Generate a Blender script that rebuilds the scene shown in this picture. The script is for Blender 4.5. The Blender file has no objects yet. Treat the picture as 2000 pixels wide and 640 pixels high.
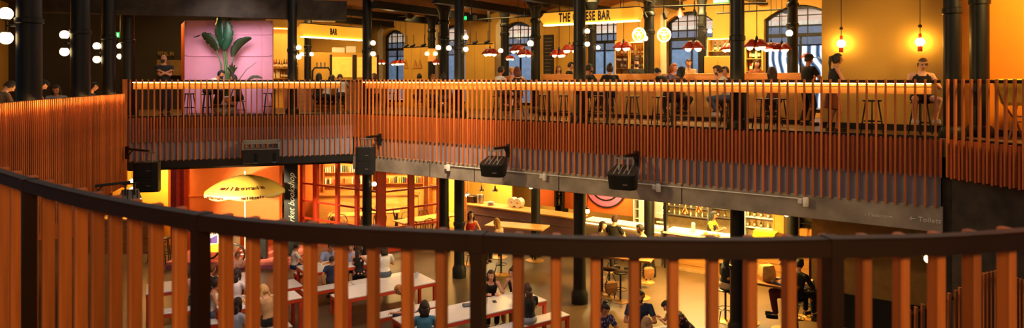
import bpy, bmesh, math, random
import numpy as np
from mathutils import Vector, Matrix
random.seed(7)
PI = math.pi
S = bpy.context.scene
COL = S.collection
F = 1333.0; HY = 156.0; EYE = 1.05; G = -4.5      # focal length in px of a 2000 px wide frame, horizon row, eye height, ground floor height

# ------------------------------------------------------------------ placement helpers
def ray(px, D): return (px - 1000.0) / F * D
def pt(px, py, D): return Vector((ray(px, D), D, EYE - (py - HY) / F * D))
C0 = Vector((-10.6, 18.8)); C1 = Vector((-4.84, 20.8)); C2 = Vector((7.6, 12.1)); C3 = Vector((8.05, 10.66)); C4 = Vector((8.3, 8.9))
U1 = (C1 - C0).normalized(); N1 = Vector((-U1.y, U1.x))
U2 = (C2 - C1).normalized(); N2 = Vector((-U2.y, U2.x))
A1 = math.atan2(U1.y, U1.x); A2 = math.atan2(U2.y, U2.x)
def dep(px, q, seg=2):                       # depth at which the sight line through column px meets the line q metres behind a balustrade
    t = (px - 1000.0) / F
    c, n = (C1, N2) if seg == 2 else (C1, N1)
    return (q + n.dot(c)) / (n.x * t + n.y)
def at2(px, q, seg=2):
    D = dep(px, q, seg); return Vector((ray(px, D), D))
def loc(px, q, seg=2):                       # coordinate along the balustrade, measured from the corner C1
    p = at2(px, q, seg); return (p - C1).dot(U2 if seg == 2 else U1)
def zat(py, D): return EYE - (py - HY) / F * D
def gdep(py, z): return F * (EYE - z) / (py - HY)       # depth of a point of height z seen at row py

# ------------------------------------------------------------------ materials
def lin(c):
    f = lambda v: v / 12.92 if v <= 0.04045 else ((v + 0.055) / 1.055) ** 2.4
    return tuple(f(x / 255.0) for x in c)
MATS = {}
def mat(name, rgb, rough=0.6, metal=0.0, var=0.18, scale=6.0, bump=0.0, emit=None, stren=0.0, stretch=(1, 1, 1), objvar=0.0, spec=0.5):
    if name in MATS: return MATS[name]
    m = bpy.data.materials.new(name); m.use_nodes = True
    nt = m.node_tree; N = nt.nodes; L = nt.links
    b = N['Principled BSDF']
    c = lin(rgb)
    tc = N.new('ShaderNodeTexCoord'); mp = N.new('ShaderNodeMapping'); mp.inputs['Scale'].default_value = stretch
    nz = N.new('ShaderNodeTexNoise'); nz.inputs['Scale'].default_value = scale; nz.inputs['Detail'].default_value = 4
    L.new(tc.outputs['Object'], mp.inputs['Vector']); L.new(mp.outputs['Vector'], nz.inputs['Vector'])
    rp = N.new('ShaderNodeValToRGB')
    rp.color_ramp.elements[0].position = 0.3; rp.color_ramp.elements[1].position = 0.7
    rp.color_ramp.elements[0].color = (*[x * (1 - var) for x in c], 1); rp.color_ramp.elements[1].color = (*[min(1, x * (1 + var)) for x in c], 1)
    L.new(nz.outputs['Fac'], rp.inputs['Fac'])
    src = rp.outputs['Color']
    if objvar:
        oi = N.new('ShaderNodeObjectInfo'); hs = N.new('ShaderNodeHueSaturation')
        ma = N.new('ShaderNodeMapRange'); ma.inputs['To Min'].default_value = 1 - objvar; ma.inputs['To Max'].default_value = 1 + objvar
        L.new(oi.outputs['Random'], ma.inputs['Value']); L.new(ma.outputs['Result'], hs.inputs['Value']); L.new(src, hs.inputs['Color'])
        src = hs.outputs['Color']
    L.new(src, b.inputs['Base Color'])
    b.inputs['Roughness'].default_value = rough; b.inputs['Metallic'].default_value = metal
    b.inputs['Specular IOR Level'].default_value = spec
    if bump:
        bp = N.new('ShaderNodeBump'); bp.inputs['Strength'].default_value = bump; bp.inputs['Distance'].default_value = 0.02
        L.new(nz.outputs['Fac'], bp.inputs['Height']); L.new(bp.outputs['Normal'], b.inputs['Normal'])
    if emit is not None:
        b.inputs['Emission Color'].default_value = (*lin(emit), 1); b.inputs['Emission Strength'].default_value = stren
    MATS[name] = m
    return m
def brickmat(name, c1, c2, mortar, scale, rough=0.8, bw=0.5, rh=0.25, ms=0.02, bump=0.3, rot=None, spec=0.5):
    m = bpy.data.materials.new(name); m.use_nodes = True
    nt = m.node_tree; N = nt.nodes; L = nt.links; b = N['Principled BSDF']
    tc = N.new('ShaderNodeTexCoord'); mp = N.new('ShaderNodeMapping')
    if rot: mp.inputs['Rotation'].default_value = rot
    bt = N.new('ShaderNodeTexBrick'); bt.inputs['Scale'].default_value = scale
    bt.inputs['Color1'].default_value = (*lin(c1), 1); bt.inputs['Color2'].default_value = (*lin(c2), 1); bt.inputs['Mortar'].default_value = (*lin(mortar), 1)
    bt.inputs['Brick Width'].default_value = bw; bt.inputs['Row Height'].default_value = rh; bt.inputs['Mortar Size'].default_value = ms
    L.new(tc.outputs['Object'], mp.inputs['Vector']); L.new(mp.outputs['Vector'], bt.inputs['Vector'])
    nz = N.new('ShaderNodeTexNoise'); nz.inputs['Scale'].default_value = 1.3; nz.inputs['Detail'].default_value = 6
    L.new(tc.outputs['Object'], nz.inputs['Vector'])
    mx = N.new('ShaderNodeMix'); mx.data_type = 'RGBA'; mx.blend_type = 'MULTIPLY'; mx.inputs[0].default_value = 0.5
    L.new(bt.outputs['Color'], mx.inputs[6]); 
    rp = N.new('ShaderNodeValToRGB'); rp.color_ramp.elements[0].color = (.45, .45, .45, 1); rp.color_ramp.elements[1].color = (1.3, 1.3, 1.3, 1)
    L.new(nz.outputs['Fac'], rp.inputs['Fac']); L.new(rp.outputs['Color'], mx.inputs[7])
    L.new(mx.outputs[2], b.inputs['Base Color']); b.inputs['Roughness'].default_value = rough; b.inputs['Specular IOR Level'].default_value = spec
    bp = N.new('ShaderNodeBump'); bp.inputs['Strength'].default_value = bump; bp.inputs['Distance'].default_value = 0.01; bp.invert = True
    L.new(bt.outputs['Fac'], bp.inputs['Height']); L.new(bp.outputs['Normal'], b.inputs['Normal'])
    return m
def glassmat(name, tint=(1, 1, 1), gloss=0.08):
    m = bpy.data.materials.new(name); m.use_nodes = True
    nt = m.node_tree; N = nt.nodes; L = nt.links
    for n in list(N):
        if n.type == 'BSDF_PRINCIPLED': N.remove(n)
    out = [n for n in N if n.type == 'OUTPUT_MATERIAL'][0]
    t = N.new('ShaderNodeBsdfTransparent'); t.inputs['Color'].default_value = (*tint, 1)
    g = N.new('ShaderNodeBsdfGlossy'); g.inputs['Roughness'].default_value = 0.05
    fr = N.new('ShaderNodeFresnel'); fr.inputs['IOR'].default_value = 1.3
    mx = N.new('ShaderNodeMixShader')
    L.new(fr.outputs['Fac'], mx.inputs[0]); L.new(t.outputs[0], mx.inputs[1]); L.new(g.outputs[0], mx.inputs[2]); L.new(mx.outputs[0], out.inputs[0])
    return m
def wavemat(name, cols, scale, dist, kind='RINGS', pos=None, rough=0.6, detail=1.0, dscale=0.6, off=(0, 0, 0)):
    m = bpy.data.materials.new(name); m.use_nodes = True
    nt = m.node_tree; N = nt.nodes; L = nt.links; b = N['Principled BSDF']
    tc = N.new('ShaderNodeTexCoord'); mp = N.new('ShaderNodeMapping'); mp.inputs['Location'].default_value = off
    w = N.new('ShaderNodeTexWave'); w.wave_type = kind; w.inputs['Scale'].default_value = scale
    if kind == 'RINGS': w.rings_direction = 'Y'
    w.inputs['Distortion'].default_value = dist; w.inputs['Detail'].default_value = detail; w.inputs['Detail Scale'].default_value = dscale
    rp = N.new('ShaderNodeValToRGB'); rp.color_ramp.interpolation = 'CONSTANT'
    for i, c in enumerate(cols):
        e = rp.color_ramp.elements[i] if i < 2 else rp.color_ramp.elements.new(0.5)
        e.position = pos[i] if pos else i / len(cols); e.color = (*lin(c), 1)
    L.new(tc.outputs['Object'], mp.inputs['Vector']); L.new(mp.outputs['Vector'], w.inputs['Vector'])
    L.new(w.outputs['Color'], rp.inputs['Fac']); L.new(rp.outputs['Color'], b.inputs['Base Color']); b.inputs['Roughness'].default_value = rough
    return m

# ------------------------------------------------------------------ mesh builder
class MB:
    def __init__(s): s.v = []; s.f = []; s.m = []; s.cur = 0
    def add(s, vs, fs):
        o = len(s.v); s.v += [tuple(x) for x in vs]; s.f += [tuple(i + o for i in f) for f in fs]; s.m += [s.cur] * len(fs); return s
    def box(s, c, d, M=None, rz=0.0, bev=0.0):
        hx, hy, hz = d[0] / 2, d[1] / 2, d[2] / 2
        R = M if M is not None else Matrix.Rotation(rz, 3, 'Z')
        c = Vector(c)
        if bev > 0:
            b = min(bev, hx * .9, hy * .9, hz * .9)
            vs = []
            for z, k in ((-hz, b), (-hz + b, 0), (hz - b, 0), (hz, b)):
                for x, y in ((-hx + k, -hy + b + k * 0), (-hx + b, -hy + k), (hx - b, -hy + k), (hx - k, -hy + b), (hx - k, hy - b), (hx - b, hy - k), (-hx + b, hy - k), (-hx + k, hy - b)):
                    vs.append(c + R @ Vector((x, y, z)))
            fs = [tuple(range(7, -1, -1)), tuple(range(24, 32))]
            for r in range(3):
                for i in range(8): fs.append((r * 8 + i, r * 8 + (i + 1) % 8, r * 8 + 8 + (i + 1) % 8, r * 8 + 8 + i))
            return s.add(vs, fs)
        vs = [c + R @ Vector((x * hx, y * hy, z * hz)) for z in (-1, 1) for x, y in ((-1, -1), (1, -1), (1, 1), (-1, 1))]
        return s.add(vs, [(3, 2, 1, 0), (4, 5, 6, 7), (0, 1, 5, 4), (1, 2, 6, 5), (2, 3, 7, 6), (3, 0, 4, 7)])
    def bx(s, x0, x1, y0, y1, z0, z1, bev=0.0): return s.box(((x0 + x1) / 2, (y0 + y1) / 2, (z0 + z1) / 2), (abs(x1 - x0), abs(y1 - y0), abs(z1 - z0)), bev=bev)
    def loft(s, rings, cap=True, close=True):
        n = len(rings[0]); vs = [p for r in rings for p in r]; fs = []
        for k in range(len(rings) - 1):
            for i in range(n if close else n - 1):
                j = (i + 1) % n
                fs.append((k * n + i, k * n + j, (k + 1) * n + j, (k + 1) * n + i))
        if cap and close:
            fs.append(tuple(range(n - 1, -1, -1))); fs.append(tuple((len(rings) - 1) * n + i for i in range(n)))
        return s.add(vs, fs)
    def cyl(s, p0, p1, r0, r1=None, n=12, cap=True):
        p0 = Vector(p0); p1 = Vector(p1); r1 = r0 if r1 is None else r1
        d = (p1 - p0).normalized(); a = d.orthogonal().normalized(); b = d.cross(a)
        ring = lambda c, r: [c + (a * math.cos(2 * PI * i / n) + b * math.sin(2 * PI * i / n)) * r for i in range(n)]
        return s.loft([ring(p0, r0), ring(p1, r1)], cap)
    def tube(s, pts, r, n=8, cap=True):
        pts = [Vector(p) for p in pts]; rs = r if isinstance(r, (list, tuple)) else [r] * len(pts)
        rings = []; a = None
        for i, p in enumerate(pts):
            d = (pts[min(i + 1, len(pts) - 1)] - pts[max(i - 1, 0)]).normalized()
            if a is None: a = d.orthogonal().normalized()
            a = (a - d * a.dot(d)).normalized(); b = d.cross(a)
            rings.append([p + (a * math.cos(2 * PI * k / n) + b * math.sin(2 * PI * k / n)) * rs[i] for k in range(n)])
        return s.loft(rings, cap)
    def lathe(s, prof, c=(0, 0, 0), n=16, cap=True):
        c = Vector(c)
        return s.loft([[c + Vector((r * math.cos(2 * PI * i / n), r * math.sin(2 * PI * i / n), z)) for i in range(n)] for r, z in prof], cap)
    def ball(s, c, r, nu=12, nv=8, M=None):
        r = r if isinstance(r, (tuple, list, Vector)) else (r, r, r); c = Vector(c)
        R = M if M is not None else Matrix.Identity(3)
        vs = [c + R @ Vector((0, 0, -r[2]))]; fs = []
        for k in range(1, nv):
            t = -PI / 2 + PI * k / nv
            for i in range(nu):
                p = 2 * PI * i / nu
                vs.append(c + R @ Vector((r[0] * math.cos(t) * math.cos(p), r[1] * math.cos(t) * math.sin(p), r[2] * math.sin(t))))
        vs.append(c + R @ Vector((0, 0, r[2]))); T = len(vs) - 1
        for i in range(nu):
            j = (i + 1) % nu
            fs.append((0, 1 + j, 1 + i)); fs.append((T, T - nu + i, T - nu + j))
            for k in range(nv - 2): fs.append((1 + k * nu + i, 1 + k * nu + j, 1 + (k + 1) * nu + j, 1 + (k + 1) * nu + i))
        return s.add(vs, fs)
    def prism(s, poly, y0, y1, M=None, o=(0, 0, 0)):       # polygon in x,z extruded along y
        M = M if M is not None else Matrix.Identity(3); o = Vector(o); n = len(poly)
        vs = [o + M @ Vector((x, y0, z)) for x, z in poly] + [o + M @ Vector((x, y1, z)) for x, z in poly]
        fs = [tuple(range(n)), tuple(range(2 * n - 1, n - 1, -1))] + [(i, n + i, n + (i + 1) % n, (i + 1) % n) for i in range(n)]
        return s.add(vs, fs)
    def build(s, name, m, parent=None, smooth=False, loc=None, rz=None):
        me = bpy.data.meshes.new(name); me.from_pydata(s.v, [], s.f)
        ms = m if isinstance(m, (list, tuple)) else [m]
        for x in ms: me.materials.append(x)
        if len(ms) > 1:
            for p, i in zip(me.polygons, s.m): p.material_index = i
        bm = bmesh.new(); bm.from_mesh(me); bmesh.ops.recalc_face_normals(bm, faces=bm.faces); bm.to_mesh(me); bm.free()
        if smooth:
            for p in me.polygons: p.use_smooth = True
        me.update()
        o = bpy.data.objects.new(name, me); COL.objects.link(o)
        if smooth == 'auto':
            try: me.set_sharp_from_angle(angle=math.radians(40))
            except Exception: pass
        if parent is not None: o.parent = parent
        if loc is not None: o.location = loc
        if rz is not None: o.rotation_euler = (0, 0, rz)
        return o
def v3(p, z=0.0): return Vector((p[0], p[1], z))
def tag(o, label, cat, group=None):
    o['label'] = label; o['category'] = cat
    if group: o['group'] = group
    return o
def thing(name, label, cat, loc=(0, 0, 0), rz=0.0, group=None):
    o = bpy.data.objects.new(name, None); COL.objects.link(o); o.empty_display_size = 0.1
    o.location = loc; o.rotation_euler = (0, 0, rz)
    return tag(o, label, cat, group)
def struct(o): o['kind'] = 'structure'; return o
def part_label(o, s): o['label'] = s; return o
def copy_tree(o, loc=None, rz=None, label=None, group=None, parent=None, scale=None):
    c = o.copy(); COL.objects.link(c)
    if parent is not None: c.parent = parent
    if loc is not None: c.location = loc
    if rz is not None: c.rotation_euler = (o.rotation_euler[0], o.rotation_euler[1], rz)
    if scale is not None: c.scale = (scale,) * 3 if not isinstance(scale, (tuple, list)) else scale
    if label: c['label'] = label
    if group: c['group'] = group
    for ch in KIDS.get(o.name, list(o.children)): copy_tree(ch, parent=c)
    return c
KIDS = {}
FONTQ = []
def text(body, size, m, parent, loc, rot, name='lettering', ext=0.004, shear=0.0, space=1.0, alignx='CENTER', sx=1.0, bold=0.0):
    cu = bpy.data.curves.new(name, 'FONT'); cu.body = body; cu.size = size; cu.extrude = ext; cu.shear = shear; cu.space_character = space
    cu.align_x = alignx; cu.align_y = 'CENTER'; cu.offset = bold; cu.resolution_u = 3
    cu.materials.append(m)
    o = bpy.data.objects.new(name, cu); COL.objects.link(o)
    o.parent = parent; o.location = loc; o.rotation_euler = rot; o.scale = (sx, 1, 1)
    FONTQ.append(o)
    return o
def catmull(pts, step):
    pts = [Vector(p) for p in pts]; out = []
    P = [pts[0] * 2 - pts[1]] + pts + [pts[-1] * 2 - pts[-2]]
    for i in range(1, len(P) - 2):
        for k in range(24):
            t = k / 24; a, b, c, d = P[i - 1:i + 3]
            out.append(0.5 * ((2 * b) + (c - a) * t + (2 * a - 5 * b + 4 * c - d) * t * t + (3 * b - a - 3 * c + d) * t ** 3))
    out.append(P[-2])
    res = [out[0]]; acc = 0.0
    for a, b in zip(out, out[1:]):
        L = (b - a).length
        while L > 0 and acc + L >= step:
            a = a.lerp(b, (step - acc) / L); res.append(a.copy()); L = (b - a).length; acc = 0.0
        acc += L
    return res
# ------------------------------------------------------------------ palette
M_slat = mat('orange_timber', (200, 110, 46), 0.5, var=.25, scale=3, stretch=(9, 9, .6), objvar=.32)
M_clad = mat('cladding_timber', (172, 78, 34), 0.55, var=.4, scale=4, stretch=(9, 9, .25))
M_black = mat('black_metal', (20, 18, 17), 0.4, var=.2)
M_rail = mat('dark_rail', (46, 26, 15), 0.5, var=.2, scale=4, spec=.25)
M_iron = mat('cast_iron_black', (13, 14, 12), 0.45, var=.3, scale=3, spec=.35)
M_fascia = mat('grey_fascia', (146, 138, 152), 0.8, var=.12, scale=2)
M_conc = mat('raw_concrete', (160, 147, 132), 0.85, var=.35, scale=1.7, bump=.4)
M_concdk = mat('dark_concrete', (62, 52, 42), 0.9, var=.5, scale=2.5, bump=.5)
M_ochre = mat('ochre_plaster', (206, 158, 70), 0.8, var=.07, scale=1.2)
M_ochre2 = mat('ochre_board', (214, 164, 66), 0.7, var=.08, scale=1.5)
M_dark = mat('dark_brown_paint', (44, 30, 22), 0.7, var=.25, scale=1.5)
M_dceil = mat('dark_ceiling', (58, 42, 28), 0.8, var=.3, scale=1.0)
M_wood = mat('oak_counter', (206, 150, 78), 0.45, var=.2, scale=3, stretch=(.6, 6, 6))
M_wood2 = mat('warm_wood', (170, 104, 48), 0.5, var=.25, scale=3, stretch=(.6, 6, 6))
M_deckfl = mat('mezzanine_boards', (96, 72, 48), 0.5, var=.25, scale=2, stretch=(.4, 5, 1))
M_floor = brickmat('stone_floor_tiles', (96, 74, 50), (84, 65, 45), (58, 45, 32), 1.0, 0.34, 1.2, 0.6, 0.006, 0.12, rot=(0, 0, A2))
M_brick = brickmat('dark_brick', (74, 52, 32), (58, 40, 26), (38, 28, 20), 3.2, 0.85)
M_vault = brickmat('vault_brick', (176, 116, 64), (150, 96, 54), (104, 72, 44), 3.0, 0.85)
M_pink = mat('pink_paint', (240, 164, 190), 0.55, var=.05, scale=1)
M_pinkdk = mat('orange_red_side', (178, 82, 40), 0.45, var=.12, scale=1)
M_orange = mat('orange_paint', (226, 118, 44), 0.6, var=.06, scale=1)
M_red = mat('red_steel', (204, 66, 34), 0.4, var=.08)
M_white = mat('white_laminate', (236, 226, 216), 0.28, var=.04)
M_globe = mat('glowing_globe', (255, 240, 210), 0.3, var=.0, emit=(255, 214, 150), stren=9.0)
M_globe2 = mat('glowing_bulb', (255, 240, 210), 0.3, var=.0, emit=(255, 206, 130), stren=14.0)
M_led = mat('led_strip_light', (255, 220, 150), 0.3, var=.0, emit=(255, 200, 110), stren=28.0)
M_led2 = mat('led_strip_bright', (255, 220, 150), 0.3, var=.0, emit=(255, 202, 112), stren=100.0)
M_glass = glassmat('window_glass')
M_cream = mat('cream_reveal', (226, 206, 168), 0.7, var=.05)
M_gwhite = mat('white_gloss', (232, 226, 214), 0.35, var=.04)
M_alu = mat('brushed_metal', (170, 166, 160), 0.35, 0.8, var=.1)

# ------------------------------------------------------------------ floors, ceilings, walls
def slab(name, inner, outer, z0, z1, m):
    mb = MB(); n = len(inner)
    for i in range(n - 1):
        a, b, c, d = inner[i], inner[i + 1], outer[i + 1], outer[i]
        vs = [v3(p, z) for z in (z0, z1) for p in (a, b, c, d)]
        mb.add(vs, [(3, 2, 1, 0), (4, 5, 6, 7), (0, 1, 5, 4), (2, 3, 7, 6)] + ([(3, 0, 4, 7)] if i == 0 else []) + ([(1, 2, 6, 5)] if i == n - 2 else []))
    return struct(mb.build(name, m))
mb = MB(); mb.bx(-34, 26, -3, 40, G - .2, G); struct(mb.build('floor', M_floor))
e = 0.06
inA = [C0 + N1 * e, C1 + N2 * e, C2 + N2 * e, C3 + Vector((e, 0)), C4 + Vector((e, 0))]
outA = [C0 + N1 * 12 + Vector((-12, 0)), Vector((-2.0, 37.0)), Vector((24, 22)), Vector((24, 10)), Vector((24, 8.4))]
slab('floor_mezzanine', inA, outA, -.32, 0.0, M_deckfl)
slab('ceiling_hall', [C0 + N1 * .3, C1 + N2 * .3, C2 + N2 * .3, C3 + Vector((.3, 0)), C4 + Vector((.3, 0))], outA, -1.5, -1.38, M_dceil)
nearpath = catmull([(-10.75, 18.9), (-9.6, 14.9), (-8.4, 11.2), (-6.4, 7.4), (-4.15, 4.75), (-2.19, 2.9), (-.93, 1.96), (-.09, 1.69), (.365, 1.63), (.76, 1.64), (1.27, 1.72), (2.3, 2.1), (3.6, 2.95), (5.0, 4.3), (6.4, 6.2), (7.6, 8.0), (8.25, 8.85)], 0.02)
def normals(path):
    out = []
    for i in range(len(path)):
        d = (path[min(i + 1, len(path) - 1)] - path[max(i - 1, 0)]).normalized(); out.append(Vector((-d.y, d.x)))      # towards the atrium
    return out
nn = normals(nearpath)
inB = [p - n * .05 for p, n in zip(nearpath[::25], nn[::25])]; outB = [p - n * 5.5 for p, n in zip(nearpath[::25], nn[::25])]
slab('floor_gallery', inB, outB, -.75, -.4, M_deckfl)
# upper hall ceiling: brick jack arches between iron beams, over the ring of mezzanine only
CZ = 3.42
mb = MB()
base = C1 + N2 * 0.3
def F2(x, y, z): p = C1 + U2 * x + N2 * y; return Vector((p.x, p.y, z))
xs = -7.0
while xs < 26:
    n = 8; rings = []
    for k in range(n + 1):
        a = PI * k / n; x = xs + 1.25 - 1.25 * math.cos(a); z = CZ + .2 * math.sin(a)
        rings.append([F2(x, .3, z), F2(x, 9.5, z), F2(x, 9.5, z + .12), F2(x, .3, z + .12)])
    mb.loft(rings); xs += 2.5
struct(mb.build('ceiling_vault', M_vault))
slab('ceiling_dark', [C0 + N1 * .3 + Vector((-3, -1.2)), C0 + N1 * .3, C1 + N1 * .3 + Vector((-2.2, 0))], [C0 + N1 * 9 + Vector((-14, -1)), C0 + N1 * 10 + Vector((-4, 0)), C1 + N1 * 10 + Vector((-2, 0))], 3.62, 3.75, M_dceil)
slab('ceiling_gallery', [p - n * .4 for p, n in zip(nearpath[::60], nn[::60])], [p - n * 5.5 for p, n in zip(nearpath[::60], nn[::60])], 3.4, 3.5, M_dceil)
xs = -7.0; k = 0
while xs < 24:
    mb = MB(); mb.bx(-.07, .07, 0, 9.0, -.22, 0); mb.bx(-.13, .13, 0, 9.0, -.24, -.2)
    b = mb.build('ceiling_beam', M_iron, loc=F2(xs, .35, CZ + .05), rz=A2); struct(b); xs += 2.5; k += 1
# soffit in front of the pink kiosk (dark downstand) and cross beam
mb = MB(); mb.box((0, 0, 0), (8.2, .35, .6)); struct(mb.build('ceiling_downstand', M_concdk, loc=(*(at2(400, .9, 1)), 3.22), rz=A1))

# back wall with six arched windows
WQ = 6.2
WIN = []
for a, b, ty, trans in ((747, 790, 58, 93), (855, 912, 48, 91), (980, 1040, 42, 88), (1146, 1204, 32, 83), (1302, 1392, 22, 78), (1492, 1632, 9, 70)):
    Dm = dep((a + b) / 2, WQ)
    WIN.append((loc(a, WQ), loc(b, WQ), zat(ty, Dm)))
x0, x1, T = loc(660, WQ) - 3.5, loc(1640, WQ) + 12, .38
SILL = .12
mb = MB()
def wbox(a, b, z0, z1): mb.bx(a, b, 0, T, z0, z1)
prev = x0; TOP = 4.4
for a, b, zt in WIN:
    wbox(prev, a, 0, TOP); wbox(a, b, 0, SILL)
    w = b - a; rise = w * .2; n = 10
    for k in range(n):
        xa, xb = a + w * k / n, a + w * (k + 1) / n
        za, zb = [zt - rise * ((2 * t - 1) ** 2) for t in (k / n, (k + 1) / n)]
        mb.add([Vector((x, y, z)) for y in (0, T) for x, z in ((xa, za), (xb, zb), (xb, TOP), (xa, TOP))], [(0, 1, 2, 3), (7, 6, 5, 4), (0, 4, 5, 1), (2, 6, 7, 3)])
    prev = b
wbox(prev, x1, 0, TOP)
wall_o = v3(C1 + N2 * WQ)
struct(mb.build('wall_back', M_ochre, loc=wall_o, rz=A2))
for i, (a, b, zt) in enumerate(WIN):
    w = b - a; rise = w * .2; tz = 2.33; h = zt - SILL
    fr = MB(); cols = 4 if i < 3 else 5
    arch = lambda t: zt - rise * (2 * t - 1) ** 2
    yc = .24
    for xx in (a + .03, b - .03): fr.bx(xx - .035, xx + .035, yc - .05, yc + .05, SILL, zt - rise)
    for k in range(10):
        t0, t1 = k / 10, (k + 1) / 10
        fr.add([Vector((a + w * t, y, z)) for y in (yc - .05, yc + .05) for t, z in ((t0, arch(t0) - .07), (t1, arch(t1) - .07), (t1, arch(t1)), (t0, arch(t0)))], [(0, 1, 2, 3), (7, 6, 5, 4), (0, 4, 5, 1), (1, 5, 6, 2), (2, 6, 7, 3), (3, 7, 4, 0)])
    fr.bx(a, b, yc - .07, yc + .07, tz - .05, tz + .05); fr.bx(a, b, yc - .05, yc + .05, SILL, SILL + .1)
    wo = struct(fr.build('window_%d' % (i + 1), M_iron, loc=wall_o, rz=A2))
    mu = MB()
    for k in range(1, cols):
        x = a + w * k / cols; mu.bx(x - .013, x + .013, yc - .02, yc + .02, tz, arch(k / cols) - .03)
    for k in (1, 2):
        z = tz + (zt - tz) * k / 3; mu.bx(a + .02, b - .02, yc - .02, yc + .02, z - .013, z + .013)
    mu.bx(a + w * .5 - .025, a + w * .5 + .025, yc - .03, yc + .03, SILL, tz)
    mu.build('glazing_bars', M_iron, wo)
    gl = MB(); gl.bx(a + .02, b - .02, yc - .005, yc + .005, SILL, zt - rise * .9); gl.build('glass', M_glass, wo)
# the pale splayed surrounds on the left of three windows
for i in (0, 1, 2, 4):
    a, b, zt = WIN[i]; w = .26 if i != 4 else .2
    mb = MB(); mb.prism([(a - w, SILL - .1), (a, SILL - .1), (a, zt - .12), (a + .1, zt + .0), (a - .02, zt + .14), (a - w, zt - .08)], -.03, .2)
    struct(mb.build('trim_%d' % (i + 1), M_cream, loc=wall_o, rz=A2))
# side return from the hall's back wall towards the kiosk
mb = MB(); mb.bx(-1.5, (at2(712, 6.6, 1) - at2(520, 6.6, 1)).dot(U1), 0, .3, 0, 4.3); struct(mb.build('wall_bar', M_ochre, loc=v3(at2(520, 6.6, 1)), rz=A1))
mb = MB(); mb.bx(-17, -.02, 0, .3, 0, 4.3); struct(mb.build('wall_brick', M_brick, loc=v3(at2(520, 6.0, 1)), rz=A1))
mb = MB(); mb.bx(-.15, .15, 0, 12, -.4, 4.2); struct(mb.build('wall_left', M_ochre, loc=(-13.6, 15.0, 0), rz=math.atan2(4.4, 10.0)))
mb = MB(); mb.bx(-3.2, 3.2, 0, .12, -.4, 4.2); struct(mb.build('wall_dark', M_dark, loc=(-16.2, 24.9, 0), rz=A1))
# the projecting yellow block on the right and the orange wall past the columns
q = 1.95
xa, xb = loc(1605, q), loc(1878, q)
mb = MB(); mb.bx(xa, xb, q, q + 3.6, 0, 4.2); struct(mb.build('wall_block', mat('dull_yellow_plaster', (196, 150, 66), .8, var=.06, scale=60, bump=.05), loc=v3(C1), rz=A2))
mb = MB(); mb.bx(xa - .01, xb + .02, q - .025, q, 0, .13); struct(mb.build('baseboard_block', M_black, loc=v3(C1), rz=A2))
pa, pb = Vector((8.97, 12.9)), Vector((12.8, 9.6)); uo = (pb - pa).normalized()
mb = MB(); mb.bx(-.4, (pb - pa).length, 0, .2, 0, 4.4); struct(mb.build('wall_orange', mat('bright_orange_paint', (246, 146, 24), .7, var=.03), loc=v3(pa), rz=math.atan2(uo.y, uo.x)))
mb = MB(); mb.bx(-.4, (pb - pa).length, -.03, 0, 0, .12); struct(mb.build('baseboard_orange', M_black, loc=v3(pa), rz=math.atan2(uo.y, uo.x)))

# street seen through the windows
M_sb = brickmat('street_brick', (158, 104, 76), (134, 84, 60), (150, 124, 104), 2.2, 0.9)
mb = MB(); mb.bx(-14, 24, 0, .4, -4.4, 9); st = struct(mb.build('exterior_facade', M_sb, loc=v3(C1 + N2 * 13.5), rz=A2))
mb = MB()
for z in (3.15, 3.9): mb.bx(-14, 24, -.14, 0, z, z + .16)
mb.build('stone_band', mat('street_stone', (150, 136, 118), .8), st)
mb = MB()
for k in range(6): mb.bx(-12.6 + k * 6, -11.4 + k * 6, -.08, 0, 4.2, 6.0)
mb.build('facade_window', mat('street_window', (70, 84, 104), .2), st)
mb = MB(); mb.bx(-14, 24, -.1, 0, 2.4, 3.1); mb.build('shop_fascia', mat('slate_paint', (70, 74, 86), .6), st)
mb = MB(); mb.bx(-14, 8.4, -.06, 0, -4, 2.4); mb.bx(17.2, 24, -.06, 0, -4, 2.4); mb.build('shopfront', mat('blue_grey_paint', (88, 106, 128), .5), st)
mb = MB(); mb.bx(8.4, 17.2, -.07, 0, -4, 2.35)
mb.build('mural', wavemat('blue_swirl_mural', [(226, 232, 236), (70, 110, 150), (32, 40, 60)], 1.0, 7.0, 'RINGS', [0, .5, .86], detail=.2, dscale=.9), st)
mb = MB(); mb.bx(-16, 26, 6.8, 14, -.25, -.02); struct(mb.build('exterior_pavement', M_conc, loc=v3(C1), rz=A2))

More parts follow.
